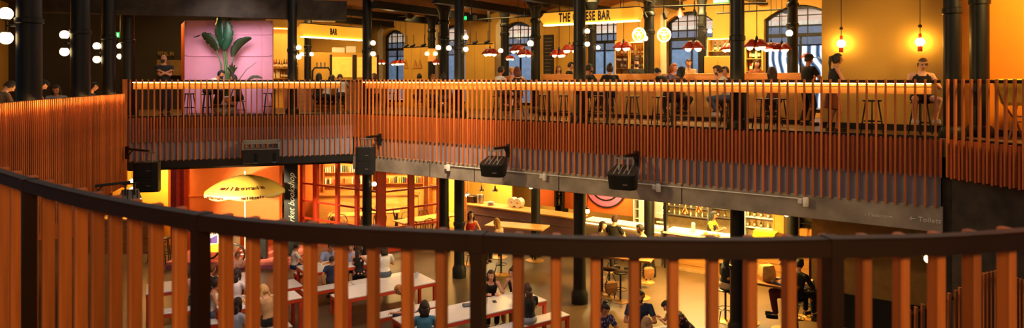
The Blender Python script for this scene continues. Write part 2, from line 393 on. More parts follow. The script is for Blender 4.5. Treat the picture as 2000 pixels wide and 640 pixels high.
# ------------------------------------------------------------------ balustrades
FLOORGAP = 0.0
def baluster_mesh(z0, z1, w=.036, d=.05):
    mb = MB(); mb.box((0, 0, (z0 + z1) / 2), (w, d, z1 - z0), bev=.004); return mb
def balustrade(label, A, B, step, post_at=(), tips=-1.22, dense=-.68, fascia=True, z=0.0, backing=True):
    L = (B - A).length; u = (B - A).normalized(); rz = math.atan2(u.y, u.x)
    t = thing('slatted_balustrade', label, 'balustrade', v3(A, z), rz)
    mb = MB(); mb.bx(0, L, .045, .095, .995, 1.05, bev=.008); part_label(mb.build('handrail', M_rail, t), 'flat dark handrail')
    n = int(round(L / step)); first = None
    for i in range(n):
        x = (i + .5) * L / n
        if first is None:
            first = baluster_mesh(tips, 1.065).build('baluster', M_slat, t); first.location.x = x
        else:
            c = first.copy(); COL.objects.link(c); c.location.x = x
    mb = MB()
    for i in range(n * 2):
        if i % 2 == 1 or True:
            x = (i + 1.0) * L / n / 2 + L / n / 4
            if i % 2 == 1: continue
            x = (i / 2 + 1.0) * L / n
            mb.box((x, .012, (dense + .01) / 2), (.04, .045, -dense + .01))
    if backing: mb.bx(0, L, .04, .055, dense + .04, -.02)
    part_label(mb.build('slat_cladding', M_clad, t), 'short slats closing the gaps below the floor edge')
    mb = MB(); mb.bx(0, L, .06, .1, -.02, .045); part_label(mb.build('kerb', M_black, t), 'dark kerb at the floor edge')
    if fascia:
        mb = MB(); mb.bx(0, L, .058, .12, tips + .02, dense + .06 if backing else -.02); part_label(mb.build('fascia_panel', M_fascia, t), 'grey panel behind the slat tips')
    mb = MB()
    for px in post_at: mb.bx(px - .025, px + .025, .055, .085, 0, 1.0)
    if post_at: mb.build('post', M_black, t)
    return t, L, rz
b2, L2, _ = balustrade('long straight slatted timber balustrade across the back of the atrium below the main bar', C1, C2, .157)
b1, L1, _ = balustrade('slatted timber balustrade in front of the pink kiosk', C0, C1, .149, backing=False)
C3b = Vector((8.32, 9.4))
b3, L3, _ = balustrade('slatted timber balustrade turning the right corner before the orange wall', C2 + Vector((.02, -.06)), C3b, .15, tips=-.66, fascia=False)
mb = MB(); mb.bx(-.05, .05, -.05, .1, -1.9, 1.07, bev=.006); tag(mb.build('corner_post', M_slat, loc=v3(C0 + Vector((-.05, -.03))), rz=A1), 'wide timber corner post left of the balustrade in front of the pink kiosk', 'post')
mb = MB(); mb.bx(-.045, .045, -.03, .06, -.66, 1.06, bev=.006); tag(mb.build('corner_post', M_slat, loc=v3(C3 + Vector((-.02, -.05))), rz=-1.25), 'wide timber post where the balustrade bends before the orange wall', 'post')
# wooden counters with lit fronts that run behind the raised balustrades
def ledge(label, A, rz, x0, x1):
    t = thing('bar_ledge', label, 'counter', v3(A), rz)
    mb = MB(); mb.bx(x0, x1, .13, .45, .925, .965, bev=.005); mb.build('counter_top', M_wood, t)
    mb = MB(); mb.bx(x0, x1, .15, .18, .79, .924); part_label(mb.build('apron', M_wood, t), 'glowing front board under the counter top')
    mb = MB(); mb.bx(x0, x1, .058, .076, .974, .988); part_label(mb.build('light_strip', M_led, t), 'bright warm light strip')
    n = max(2, int((x1 - x0) / 1.6)); first = None
    for i in range(n + 1):
        x = x0 + .1 + (x1 - x0 - .2) * i / n
        if first is None:
            m2 = MB(); m2.bx(-.02, .02, .2, .24, 0, .925); m2.bx(-.02, .02, .2, .42, .88, .924); first = m2.build('bracket', M_black, t); first.location.x = x
        else:
            c = first.copy(); COL.objects.link(c); c.location.x = x
    return t
ledge('long wooden ledge lit from below behind the back balustrade', C1, A2, .35, L2 - .15)
ledge('short wooden ledge in front of the pink kiosk', C0, A1, .12, L1 - .35)

# curved gallery balustrade the camera stands behind; split at the turn on the left
def curved(label, path, step, zr, z0, dense, posts, wi=.024, de=.041, led=False, loc0=None, phase=0.0, fixed=None):
    o = Vector((path[0].x, path[0].y, 0)) if loc0 is None else loc0
    t = thing('curved_balustrade', label, 'balustrade', o)
    nrm = normals(path)
    P = lambda p, z: Vector((p.x - o.x, p.y - o.y, z))
    mb = MB(); rings = []
    for p, n in zip(path, nrm):
        rings.append([P(p - n * .025, zr - .043), P(p + n * .025, zr - .043), P(p + n * .025, zr - .006), P(p + n * .019, zr), P(p - n * .019, zr), P(p - n * .025, zr - .006)])
    mb.loft(rings); part_label(mb.build('handrail', M_rail, t), 'thick dark metal handrail')
    acc = phase; first = None; cnt = 0; lastp = path[0]; extra = MB()
    slots = []
    for i in range(1, len(path)):
        acc += (path[i] - path[i - 1]).length
        if acc >= step: acc -= step; slots.append(i)
    spots = [(path[i], nrm[i]) for i in slots]
    if fixed is not None:
        fine = [(path[i].lerp(path[i + 1], k / 10), nrm[i].lerp(nrm[i + 1], k / 10).normalized()) for i in range(len(path) - 1) for k in range(10)]
        off = [p + n * (.027 + de / 2) for p, n in fine]; ix = sorted(nearest_index(off, x) for x in fixed); lo, hi = ix[0] // 10, ix[-1] // 10
        spots = [(path[i], nrm[i]) for i in slots if i < lo - 3 or i > hi + 3] + [fine[i] for i in ix]
    for p, n in spots:
        if first is None:
            first = baluster_mesh(z0, zr - .005, wi, de).build('baluster', M_slat, t); c = first
        else:
            c = first.copy(); COL.objects.link(c)
        c.location = P(p + n * (.027 + de / 2), 0); c.rotation_euler = (0, 0, math.atan2(n.y, n.x) - PI / 2)
    for (i) in posts:
        p, n = path[i], nrm[i]; m2 = MB()
        m2.box((0, 0, (zr - .043 - .4) / 2), (.03, .045, zr - .043 + .4)); m2.box((0, 0, zr - .0215), (.036, .054, .047))
        c = m2.build('post', M_rail, t); c.location = P(p, 0); c.rotation_euler = (0, 0, math.atan2(n.y, n.x) - PI / 2)
    return t, slots, nrm, P
def nearest_index(path, px): return min(range(len(path)), key=lambda i: abs((path[i].x / path[i].y) * F + 1000 - px) if path[i].y > .3 else 1e9)
isplit = min(range(len(nearpath)), key=lambda i: abs(nearpath[i].y - 6.6) + (0 if nearpath[i].x < 0 else 99))
pL, pN = nearpath[:isplit + 1], nearpath[isplit:]
half = [i for i in range(len(pN)) if pN[i].x > -2.6 or True]
near_posts = [nearest_index(pN, x) for x in (58, 389, 932, 1624)]
tN, sN, nN, PN_ = curved('near curved balustrade with dark handrail sweeping across the foreground', pN, .094, .672, -1.2, None, near_posts, phase=.03, fixed=[-120, -85, -52, -22, 8, 32, 62, 94, 127, 158, 190, 225, 263, 305, 351, 441, 494, 548, 606, 667, 729, 796, 863, 1012, 1086, 1163, 1238, 1313, 1390, 1464, 1540, 1612, 1686, 1759, 1829, 1897, 1966, 2034, 2100])
tL, sL, nL, PL_ = curved('left slatted timber balustrade glowing warm beside the tall columns', pL, .105, .678, -1.85, -1.1, [], wi=.04, de=.05)
mb = MB()
for k, i in enumerate(sL):
    j = min(len(pL) - 1, i + 3)
    p, n = pL[j], nL[j]
    mb.box(PL_(p + n * .03, -.75), (.045, .05, .72), rz=math.atan2(n.y, n.x) - PI / 2)
part_label(mb.build('slat_cladding', M_clad, tL), 'short slats closing the gaps below the floor edge')
def strip(path, nrm, o0, o1, z0, z1, P):
    m2 = MB(); m2.loft([[P(p + n * o0, z0), P(p + n * o1, z0), P(p + n * o1, z1), P(p + n * o0, z1)] for p, n in zip(path[::10], nrm[::10])]); return m2
part_label(strip(pL, nL, -.09, -.02, -1.83, -.38, PL_).build('fascia_panel', M_clad, tL), 'brown panel behind the slats')
part_label(strip(pL, nL, -.16, -.1, -.4, .5, PL_).build('back_panel', M_clad, tL), 'timber boarding behind the slats')
part_label(strip(pL, nL, -.004, .02, .612, .622, PL_).build('light_strip', M_led2, tL), 'warm light strip under the handrail')

# concrete edge beam under the long balustrade, conduit, spot lamps, lettering
t = thing('concrete_beam', 'weathered concrete edge beam below the long balustrade carrying two wayfinding signs', 'beam', v3(C1), A2)
xe = loc(1842, 0)
mb = MB(); mb.bx(-.05, xe, .02, .5, -1.66, -1.2, bev=.01); mb.build('beam', M_conc, t)
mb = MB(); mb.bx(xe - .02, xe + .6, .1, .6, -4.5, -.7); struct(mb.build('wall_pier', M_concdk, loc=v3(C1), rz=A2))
M_sign = mat('sign_white', (246, 240, 226), .6, var=0)
text('\u2190 Toilets', .125, M_sign, t, (loc(1806, .02), .014, -1.46), (PI / 2, 0, 0))
text('\u2039 Cloakroom', .088, M_sign, t, (loc(1716, .02), .014, -1.47), (PI / 2, 0, 0))
mb = MB(); mb.tube([(loc(880, 0), -.008, -1.285), (loc(1000, 0), -.008, -1.285), (loc(1560, 0), -.008, -1.285)], .013, 8); part_label(mb.build('conduit', M_gwhite, t), 'pale conduit running along the beam')
mb = MB()
for px in (718, 838, 925, 1090, 1330): mb.bx(loc(px, 0), loc(px, 0) + .02, .014, .02, -1.65, -1.21)
mb.build('joint', M_concdk, t)
for px, lb in ((876, 'small white spot lamp on the concrete beam, leftmost of four'), (1063, 'small white spot lamp on the concrete beam left of the tilted middle speaker pair'), (1284, 'small white spot lamp on the concrete beam right of the rightmost speaker'), (1570, 'small white spot lamp on the concrete beam at the right end of the conduit')):
    s = thing('spot_lamp', lb, 'lamp', (*(C1 + U2 * loc(px, 0)), -1.33), A2)
    mb = MB(); mb.bx(-.1, -.02, -.07, .018, -.05, .05, bev=.01); mb.build('bracket', M_gwhite, s)
    mb = MB(); mb.lathe([(.04, -.09), (.055, -.085), (.055, .07), (.04, .09), (.01, .09)], (.05, -.07, 0), 14); mb.build('lamp_head', M_gwhite, s, smooth='auto')
mb = MB(); mb.bx(0, L1, .0, .5, -1.42, -1.2); struct(mb.build('trim_soffit', M_black, loc=v3(C0), rz=A1))
# right: dark textured wall below the turning balustrade and dim hall wall
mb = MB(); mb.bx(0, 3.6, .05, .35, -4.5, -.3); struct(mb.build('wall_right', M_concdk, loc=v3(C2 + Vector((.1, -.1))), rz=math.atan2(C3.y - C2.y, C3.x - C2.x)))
q = 2.6
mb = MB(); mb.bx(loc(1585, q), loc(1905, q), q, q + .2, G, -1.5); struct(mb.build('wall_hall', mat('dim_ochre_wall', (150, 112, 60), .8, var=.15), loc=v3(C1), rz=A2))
mb = MB(); mb.bx(loc(1585, q), loc(1905, q), q - .03, q, G, G + .75); struct(mb.build('baseboard_hall', M_black, loc=v3(C1), rz=A2))
mb = MB(); mb.bx(-16, 9, 0, .3, G, -1.5); struct(mb.build('wall_kitchen', M_ochre, loc=v3(C1 + N2 * 9.2 + U2 * 8.5), rz=A2))
mb = MB(); mb.bx(-24, 9.5, 0, .3, G, -1.5); struct(mb.build('wall_hall_left', M_orange, loc=v3(C1 + N1 * 6.5), rz=A1))
# ------------------------------------------------------------------ columns
def column_mb(r, z0, z1, deckz=0.0, cap=True, collars=(1.9,), flare=True):
    pr = [(r * 1.35, z0), (r * 1.35, z0 + .25), (r * 1.1, z0 + .32), (r * 1.02, z0 + .4)]
    for c in sorted(collars):
        pr += [(r, c - .06), (r * 1.14, c - .045), (r * 1.14, c + .045), (r, c + .06)]
    if flare:
        pr += [(r * .93, z1 - .75), (r * 1.18, z1 - .73), (r * 1.18, z1 - .66), (r * .95, z1 - .62), (r * 1.1, z1 - .4), (r * 1.75, z1 - .16), (r * 1.9, z1 - .14), (r * 1.9, z1)]
    else: pr += [(r * .96, z1 - .1), (r * .96, z1)]
    mb = MB(); mb.lathe(pr, n=24); return mb
COLP = {}
def column(key, label, xy, r, z0=G, z1=3.6, collars=(1.95,), flare=True, deck=0.0):
    t = thing('cast_iron_column', label, 'column', (xy[0], xy[1], 0), A2)
    column_mb(r, z0, z1, collars=collars, flare=flare).build('shaft', M_iron, t, smooth='auto')
    if deck is not None:
        mb = MB(); mb.lathe([(r * 1.5, deck), (r * 1.5, deck + .12), (r * 1.2, deck + .2), (r * .98, deck + .22)], n=24); mb.build('base_ring', M_iron, t, smooth='auto')
    COLP[key] = Vector((xy[0], xy[1])); return t
for key, px, q, w, lb in ((718, 717, .64, 18, 'tall black column behind the corner where the two back balustrades meet'),
        (897, 897, .64, 20, 'tall black column second from the left along the long balustrade'),
        (1132, 1132, .64, 24, 'tall black column in front of the middle of the long amber sign'),
        (1440, 1440, .64, 27, 'tall black column behind the long balustrade right of the seated man in white')):
    D = dep(px, q); column(key, lb, at2(px, q), w / 2 / F * D, collars=(1.95, -3.0), flare=False)
for key, px, q, w, lb in ((867, 867, 2.6, 19, 'black column carrying two globe lamps left of the second long-balustrade column'),
        (1046, 1046, 3.8, 18, 'black column at the left end of the long amber sign'),
        (1268, 1268, 3.8, 20, 'black column between the two round neon signs'),
        (1548, 1548, 3.6, 20, 'black column in front of the rightmost arched window')):
    D = dep(px, q); column(key, lb, at2(px, q), w / 2 / F * D, collars=(.9, 2.4))
for key, px, q, w, lb in ((845, 843, 5.2, 14, 'slim black column with an orange lit band and twin globes'),
        (985, 986, 4.6, 16, 'slim black column with flared capital left of the third arched window'),
        (1155, 1156, 4.6, 15, 'slim column right behind the middle of the long amber sign'),
        (1370, 1371, 4.6, 15, 'slim black column across the right side of the mural window')):
    D = dep(px, q); column(key, lb, at2(px, q), w / 2 / F * D, z0=0, collars=(.9, 2.6), deck=None)
D = dep(1860, .45); column(1860, 'thick black column at the right end of the wooden ledge', at2(1860, .45), 31 / 2 / F * D, collars=(2.3,), flare=False)
D = dep(1913, 1.1); column(1912, 'thick black column left of the orange wall', at2(1913, 1.1), 33 / 2 / F * D, collars=(2.5,), flare=False)
column(570, 'black column at the left end of the BAR sign', at2(571, .66, 1), 18 / 2 / F * dep(571, .66, 1), collars=(1.95,), flare=False)
column(600, 'slim black column with capital behind the BAR sign', at2(601, 3.6, 1), 13 / 2 / F * dep(601, 3.6, 1), z0=0, collars=(.8, 2.2), deck=None)
for key, px, D, w, lb in ((57, 57, 13.3, 43, 'leftmost and thickest black column, beside the pair of large globe lamps'),
        (157, 157, 16.3, 34, 'black column second from the left above the glowing timber balustrade'),
        (212, 212, 18.6, 25, 'black column third from the left above the glowing timber balustrade'),
        (248, 249, 20.3, 26, 'black column standing behind the corner post near the green exit sign')):
    column(key, lb, (ray(px, D), D), w / 2 / F * D, z0=-.4, z1=3.5, collars=(2.2,), flare=False, deck=-.4)

# ------------------------------------------------------------------ globe lamps on the columns
def sconce(label, P, z_list, r, xoff, group=None, dirn=(1, 0)):
    """bracket with glass globes; P = axis point of the column, xoff = sideways distance of the globe"""
    t = thing('globe_sconce', label, 'wall lamp', (P[0], P[1], 0))
    zc = sum(z_list) / len(z_list)
    mb = MB()
    s = 1 if xoff > 0 else -1
    mb.cyl((0, -.02, zc), (xoff, -.02, zc), .016, n=8)
    for z in z_list:
        if abs(z - zc) > .01: mb.cyl((xoff, -.02, zc), (xoff, -.02, z + (r * .8 if z < zc else -r * .8)), .014, n=8)
        k = 1 if z >= zc else -1
        mb.cyl((xoff, -.02, z - k * r * 1.05), (xoff, -.02, z - k * r * .7), r * .55, n=10)
    mb.build('bracket', M_black, t)
    for z in z_list:
        m2 = MB(); m2.ball((xoff, -.02, z), r, 14, 10); m2.build('globe', M_globe, t, smooth=True)
    return t
def sconce_px(label, key, pts, rpx):
    P = COLP[key]; D = P.y - .1
    xo = ray(pts[0][0], D) - P.x
    return sconce(label, (P.x, D), [zat(y, D) for _, y in pts], rpx / F * D, xo)
sconce_px('pair of large glowing globes on the leftmost thick column', 57, [(13, 27), (13, 74)], 12.5)
sconce_px('pair of glowing globes left of the second column from the left', 157, [(127, 68), (127, 101)], 8.5)
sconce_px('pair of glowing globes left of the third column from the left', 212, [(190, 90), (190, 116)], 7)
sconce_px('pair of small glowing globes under the green exit sign', 248, [(235, 90), (235, 110)], 5.5)
sconce_px('pair of glowing globes right of the column at the left end of the BAR sign', 570, [(584, 93), (584, 111)], 5)
sconce_px('left globe of the twin lamp on the slim column behind the BAR sign', 600, [(590, 106)], 4)
sconce_px('right globe of the twin lamp on the slim column behind the BAR sign', 600, [(609, 106)], 4)
sconce_px('pair of glowing globes right of the column at the corner of the back balustrades', 718, [(729, 84), (729, 105)], 5)
sconce_px('left globe of the twin lamp on the orange-banded column', 845, [(834, 105)], 4)
sconce_px('right globe of the twin lamp on the orange-banded column', 845, [(851, 105)], 4)
sconce_px('globe left of the column near the second arched window', 867, [(856, 93)], 5)
sconce_px('globe right of the column near the second arched window', 867, [(877, 94)], 5)
sconce_px('pair of glowing globes right of the second long-balustrade column', 897, [(910, 73), (910, 96)], 5)
sconce_px('globe on the left of the slim column at the third arched window', 985, [(978, 99)], 4.5)
sconce_px('globe on the left of the column at the long amber sign left end', 1046, [(1036, 85)], 6)
sconce_px('pair of globes peeking from behind the column across the long amber sign', 1132, [(1147, 61), (1147, 86)], 5)
sconce_px('globe right of the slim column behind the long amber sign', 1155, [(1168, 93)], 4)
sconce_px('globe left of the column between the round neon signs', 1268, [(1259, 75)], 6)
sconce_px('globe right of the slim column at the mural window', 1370, [(1386, 61)], 4.5)
sconce_px('globe left of the column before the rightmost arched window', 1548, [(1541, 65)], 6.5)
P = COLP[845]; mb = MB(); r = 14 / 2 / F * P.y; mb.lathe([(r * 1.12, zat(120, P.y)), (r * 1.12, zat(95, P.y))], n=20)
tag(mb.build('column_band', mat('orange_band', (230, 150, 70), .5, emit=(255, 150, 60), stren=.6), loc=(P.x, P.y, 0)), 'orange lit sleeve around the slim column with twin globes', 'lamp band')

# ------------------------------------------------------------------ signs
def lightbox(name, label, A, Bp, h, words, size, at_, thick=.16):
    t = thing(name, label, 'sign', (A[0], A[1], A[2]), math.atan2(Bp[1] - A[1], Bp[0] - A[0]))
    L = math.hypot(Bp[0] - A[0], Bp[1] - A[1]); k = h * .5
    poly = [(0, 0), (k * .95, -h / 2), (L - k * .4, -h / 2), (L, 0), (L - k * .4, h / 2), (k * .95, h / 2)]
    mb = MB(); mb.prism(poly, 0, thick); part_label(mb.build('sign_face', mat('sign_glow', (250, 190, 70), .5, var=0, emit=(255, 170, 40), stren=.8), t), 'glowing amber sign box')
    mb = MB(); mb.bx(k * .9, L - k * .5, -.05, thick, -h / 2 - .03, -h / 2 + .005); part_label(mb.build('light_tube', mat('tube_glow', (255, 240, 190), .4, var=0, emit=(255, 226, 140), stren=6), t), 'bright tube along the bottom edge')
    mb = MB(); mb.bx(k * .8, L - k * .5, 0, thick, h / 2, h / 2 + .03)
    for x in (L * .2, L * .8): mb.cyl((x, thick / 2, h / 2), (x, thick / 2, h / 2 + 1.3), .012, n=6)
    mb.build('hanger', M_black, t)
    text(words, size, M_black, t, (at_ * L, -.006, 0), (PI / 2, 0, 0), sx=.54, space=1.14, bold=.013, ext=.003)
    return t
Da, Db = dep(583, 1.6, 1), dep(712, 2.2, 1)
lightbox('bar_sign', 'glowing amber arrow-ended sign reading BAR', pt(584, 57.5, Da - .6), pt(712, 62, Db + .4), .40, 'BAR', .27, .5)
Da, Db = dep(1055, 2.2), dep(1252, 2.2)
lightbox('long_bar_sign', 'long glowing amber sign with three black words over the main bar', pt(1054, 38, Da), pt(1252, 27, Db), .335, 'THE CHEESE BAR', .345, .46)
def neon(label, px, py, r, q, seed):
    D = dep(px, q); t = thing('round_neon_sign', label, 'sign', tuple(pt(px, py, D)), A2)
    R = r / F * D; rnd = random.Random(seed)
    m = mat('neon_tube', (255, 230, 170), .4, var=0, emit=(255, 214, 130), stren=7)
    mb = MB(); mb.tube([(R * math.cos(a), 0, R * math.sin(a)) for a in [2 * PI * i / 28 for i in range(29)]], .022, 6); mb.build('ring_tube', m, t)
    mb = MB()
    for (cx, cz, rr) in ((-.35, .3, .28), (.35, .3, .28), (0, -.35, .3), (-.05, .05, .14)):
        mb.tube([(R * (cx + rr * math.cos(a)), 0, R * (cz + rr * math.sin(a))) for a in [2 * PI * i / 14 for i in range(15)]], .016, 6)
    mb.build('inner_tube', m, t)
    mb = MB(); mb.lathe([(R * .98, .02), (R * .98, .035)], n=24); o = mb.build('backing', mat('amber_acrylic', (230, 150, 40), .4, emit=(255, 170, 40), stren=.5), t); o.rotation_euler = (PI / 2, 0, 0); o.location = (0, .055, 0)
    mb = MB(); mb.cyl((0, 0, R), (0, 0, 3.5 - zat(py, D)), .008, n=6); mb.build('cable', M_black, t)
neon('round neon sign left of the column at the main bar', 1248, 68, 13, 3.3, 1)
neon('round neon sign right of the column at the main bar', 1297, 68, 13, 3.3, 2)

# ------------------------------------------------------------------ pendant lamps with red petal shades
M_petal = mat('red_petal_metal', (176, 48, 26), .4, var=.12)
def petal_lamp_proto():
    t = thing('petal_pendant', 'x', 'pendant lamp')
    mb = MB()
    for k in range(3):
        a = 2 * PI * k / 3; c = Vector((.15 * math.cos(a), .15 * math.sin(a), 0))
        rings = []
        for (rr, z) in ((.03, .13), (.07, .10), (.12, .02), (.16, -.06), (.15, -.06), (.11, .01), (.06, .08), (.02, .11)):
            rings.append([c * (1 - (.13 - z) * -.2) * (.6 + .4 * (rr / .16)) + Vector((rr * math.cos(b), rr * math.sin(b), z)) for b in [2 * PI * i / 14 for i in range(14)]])
        mb.loft(rings)
    mb.build('shade', M_petal, t, smooth=True)
    for k in range(3):
        a = 2 * PI * k / 3; m2 = MB(); m2.ball((.155 * math.cos(a), .155 * math.sin(a), -.055), .075, 12, 8); m2.build('globe', M_globe2, t, smooth=True)
    mb = MB(); mb.cyl((0, 0, .08), (0, 0, 2.2), .008, n=6); mb.lathe([(.03, .06), (.04, .12), (.015, .2)], n=10); mb.build('cord', M_black, t)
    return t
petal = petal_lamp_proto(); first = True
for px, py, q, sc, lb in ((957, 102, 3.4, 1, 'red petal pendant hanging over the two diners by the third arched window, left one'),
        (1012, 96, 3.2, 1, 'red petal pendant in front of the third arched window, higher one'),
        (1024, 104, 2.6, .9, 'red petal pendant in front of the third arched window, lower one'),
        (1092, 104, 3.2, .95, 'red petal pendant left below the word THE, lower one'),
        (1112, 95, 2.8, .95, 'red petal pendant left below the word THE, higher one'),
        (1218, 90, 3.0, 1, 'red petal pendant before the lit display cabinet'),
        (1357, 90, 2.6, 1.05, 'red petal pendant before the mural window'),
        (1425, 93, 3.6, .9, 'red petal pendant half hidden behind the column right of the man in white'),
        (1478, 87, 2.4, 1.05, 'red petal pendant before the bottle shelf'),
        (1506, 92, 2.8, .85, 'red petal pendant left of the column at the rightmost window'),
        (1527, 93, 2.8, .85, 'red petal pendant touching the column at the rightmost window'),
        (1577, 110, 5.0, .6, 'small distant red pendant above the man in a black cap'),
        (744, 121, 5.2, .7, 'small red pendant in the first arched window, left one'),
        (773, 123, 5.4, .75, 'small red pendant in the first arched window, middle one'),
        (782, 122, 4.8, .75, 'small red pendant in the first arched window, right one'),
        (853, 121, 4.6, .75, 'small red pendant beside the orange-banded column'),
        (996, 113, 4.0, .6, 'small red pendant low behind the third arched window pair')):
    p = pt(px, py, dep(px, q))
    if first: petal.location = p; petal['label'] = lb; petal['group'] = 'red petal pendants over the main bar'; petal.scale = (sc,) * 3; first = False; petal.rotation_euler.z = .5
    else: copy_tree(petal, p, random.uniform(0, 2), lb, 'red petal pendants over the main bar', scale=sc)
# conical pendants and bare bulbs
D = dep(1328, 4.5); t = thing('cone_pendant', 'small orange cone pendant high before the mural window', 'pendant lamp', tuple(pt(1328, 30, D)))
mb = MB(); mb.lathe([(.02, .2), (.05, .14), (.13, -.02), (.12, -.02), (.04, .12)], n=14); mb.build('shade', M_petal, t, smooth='auto')
mb = MB(); mb.ball((0, 0, 0), .06); mb.build('bulb', M_globe2, t, smooth=True); mb = MB(); mb.cyl((0, 0, .15), (0, 0, .7), .006, n=6); mb.build('cord', M_black, t)
for px, py, lb in ((1643, 85, 'bare glowing bulb with red collar on a cord, above the woman in black'), (1797, 82, 'bare glowing bulb with red collar on a cord, above the man with a headband')):
    p = at2(px, 1.95 - .16); D = p.y; t = thing('bulb_pendant', lb, 'pendant lamp', (p.x, p.y, zat(py, D)))
    mb = MB(); mb.ball((0, 0, 0), .085, 14, 10); mb.build('bulb', mat('bulb_glow', (255, 240, 200), .3, var=0, emit=(255, 205, 100), stren=70), t, smooth=True)
    mb = MB(); mb.cyl((0, 0, -.19), (0, 0, -.08), .045, n=12); part_label(mb.build('lower_collar', M_petal, t), 'red metal collar'); mb = MB(); mb.cyl((0, 0, .07), (0, 0, .17), .03, n=12); mb.build('lamp_holder', M_petal, t)
    mb = MB(); mb.cyl((0, 0, .1), (0, 0, 2.4), .007, n=6); mb.lathe([(.035, .3), (.035, .34), (.01, .36)], n=10); mb.build('cord', M_black, t)

# ------------------------------------------------------------------ track spots, camera, exit signs
def track(label, xa, xb, py, q, heads):
    t = thing('track_light', label, 'track light', v3(C1), A2)
    a, b = loc(xa, q), loc(xb, q); D = dep((xa + xb) / 2, q); z = zat(py, D); mb = MB()
    mb.bx(a, b, q - .02, q + .02, z - .02, z + .02)
    for x in (a + .15, b - .15): mb.cyl((x, q, z), (x, q, 3.5), .012, n=6)
    mb.build('track', M_black, t)
    for px in heads:
        x = loc(px, q); m2 = MB(); m2.cyl((x, q, z), (x, q, z + .45), .01, n=6); m2.cyl((x - .1, q - .05, z + .02), (x + .06, q, z + .1), .06, .04, n=10); m2.build('spot_head', M_black, t)
track('black suspended track with three spots right of the first arched window', 787, 836, 92, 4.4, (795, 808, 829))
track('black suspended track with two spots left of the third arched window', 912, 962, 86, 4.4, (930, 953))
for lb, xa, xb, ya, yb, q in (('long black conduit rail across the main bar ceiling', 1240, 1500, 15, 6, 3.4), ('second black conduit rail crossing toward the rightmost window', 1400, 1530, 26, 18, 4.6), ('black conduit rail left above the third arched window', 935, 1130, 38, 26, 4.4)):
    A_, B_ = pt(xa, ya, dep(xa, q)), pt(xb, yb, dep(xb, q))
    mb = MB(); mb.tube([A_, (A_ + B_) / 2, B_], .022, 8)
    for k in (.1, .5, .9):
        p = A_.lerp(B_, k); mb.cyl(p, (p.x, p.y, 3.62), .008, n=6)
    tag(mb.build('conduit_rail', M_black), lb, 'rail')
for px, py, lb in ((1258, 26, 'small black spotlight under the conduit rail left of the column'), (1296, 27, 'small black spotlight above the left neon and window'), (1356, 20, 'small black spotlight beside the slim mural window column')):
    D = dep(px, 3.4); t = thing('spotlight', lb, 'lamp', tuple(pt(px, py, D)))
    mb = MB(); mb.cyl((0, 0, .02), (.04, -.06, -.14), .035, .06, n=10); mb.build('lamp_head', M_black, t); mb = MB(); mb.cyl((0, 0, 0), (0, 0, .25), .012, n=6); mb.build('stem', M_black, t)
D = dep(920, 1.2); t = thing('security_camera', 'black camera box with a green status light high beside the second long-balustrade column', 'camera', tuple(pt(921, 35, D)), A2)
mb = MB(); mb.bx(-.12, .12, -.1, .12, -.09, .09, bev=.015); mb.cyl((0, 0, .08), (0, 0, 1.7), .015, n=6); mb.build('body', M_black, t)
mb = MB(); mb.ball((-.15, -.08, 0), .055); mb.build('status_light', mat('green_light', (60, 255, 120), .4, emit=(20, 255, 90), stren=3), t, smooth=True)
def exit_sign(label, p, rz, w, h):
    t = thing('exit_sign', label, 'sign', tuple(p), rz)
    mb = MB(); mb.bx(-w / 2, w / 2, 0, .06, -h / 2, h / 2, bev=.008); mb.build('case', mat('exit_green', (40, 170, 90), .4, var=0, emit=(20, 190, 80), stren=.9), t)
    m2 = MB(); e = -.008
    m2.bx(-w * .36, -w * .2, e, 0, -h * .32, h * .32)
    m2.bx(.0, w * .25, e, 0, -.02 * h, .12 * h); m2.prism([(w * .2, -.22 * h), (w * .4, .05 * h), (w * .2, .32 * h)], e, 0)
    part_label(m2.build('pictogram', mat('exit_white', (240, 255, 240), .4, var=0, emit=(220, 255, 230), stren=1.2), t), 'white door and arrow pictogram')
D = 21.2; exit_sign('green exit sign above the small globes on the left', pt(235, 68, D), .3, .25, .17)
D = dep(1408, 4.2); exit_sign('green exit sign at the top edge above the main bar', pt(1408, 0, D), A2, .42, .16)
for px, py, q, lb in ((800, 32, 3.0, 'dark round ceiling fan head left of the slim columns'), (1068, 10, 2.6, 'dark round ceiling fan head above the long amber sign')):
    D = dep(px, q); t = thing('ceiling_fan', lb, 'fan', tuple(pt(px, py, D)))
    mb = MB(); mb.lathe([(.04, .12), (.13, .06), (.15, -.02), (.08, -.08)], n=16); mb.build('motor', M_black, t, smooth='auto')
    for k in range(3):
        a = k * 2 * PI / 3 + .4; m2 = MB(); m2.box((.33 * math.cos(a), .33 * math.sin(a), .01), (.44, .1, .012), rz=a); m2.build('blade', M_black, t)
    mb = MB(); mb.cyl((0, 0, .1), (0, 0, 3.7 - zat(py, D)), .014, n=6); mb.build('rod', M_black, t)
D = dep(634, 4.0, 1); t = thing('air_conditioner', 'wide dark air conditioning cassette behind the top of the BAR sign', 'air conditioner', tuple(pt(632, 38, D)), A1)
mb = MB(); mb.bx(-.42, .42, 0, .4, -.1, .1, bev=.02); mb.build('case', mat('beige_plastic', (120, 90, 50), .6), t); mb = MB(); mb.bx(-.36, .36, -.01, .0, -.06, .03); mb.build('vent', M_black, t)

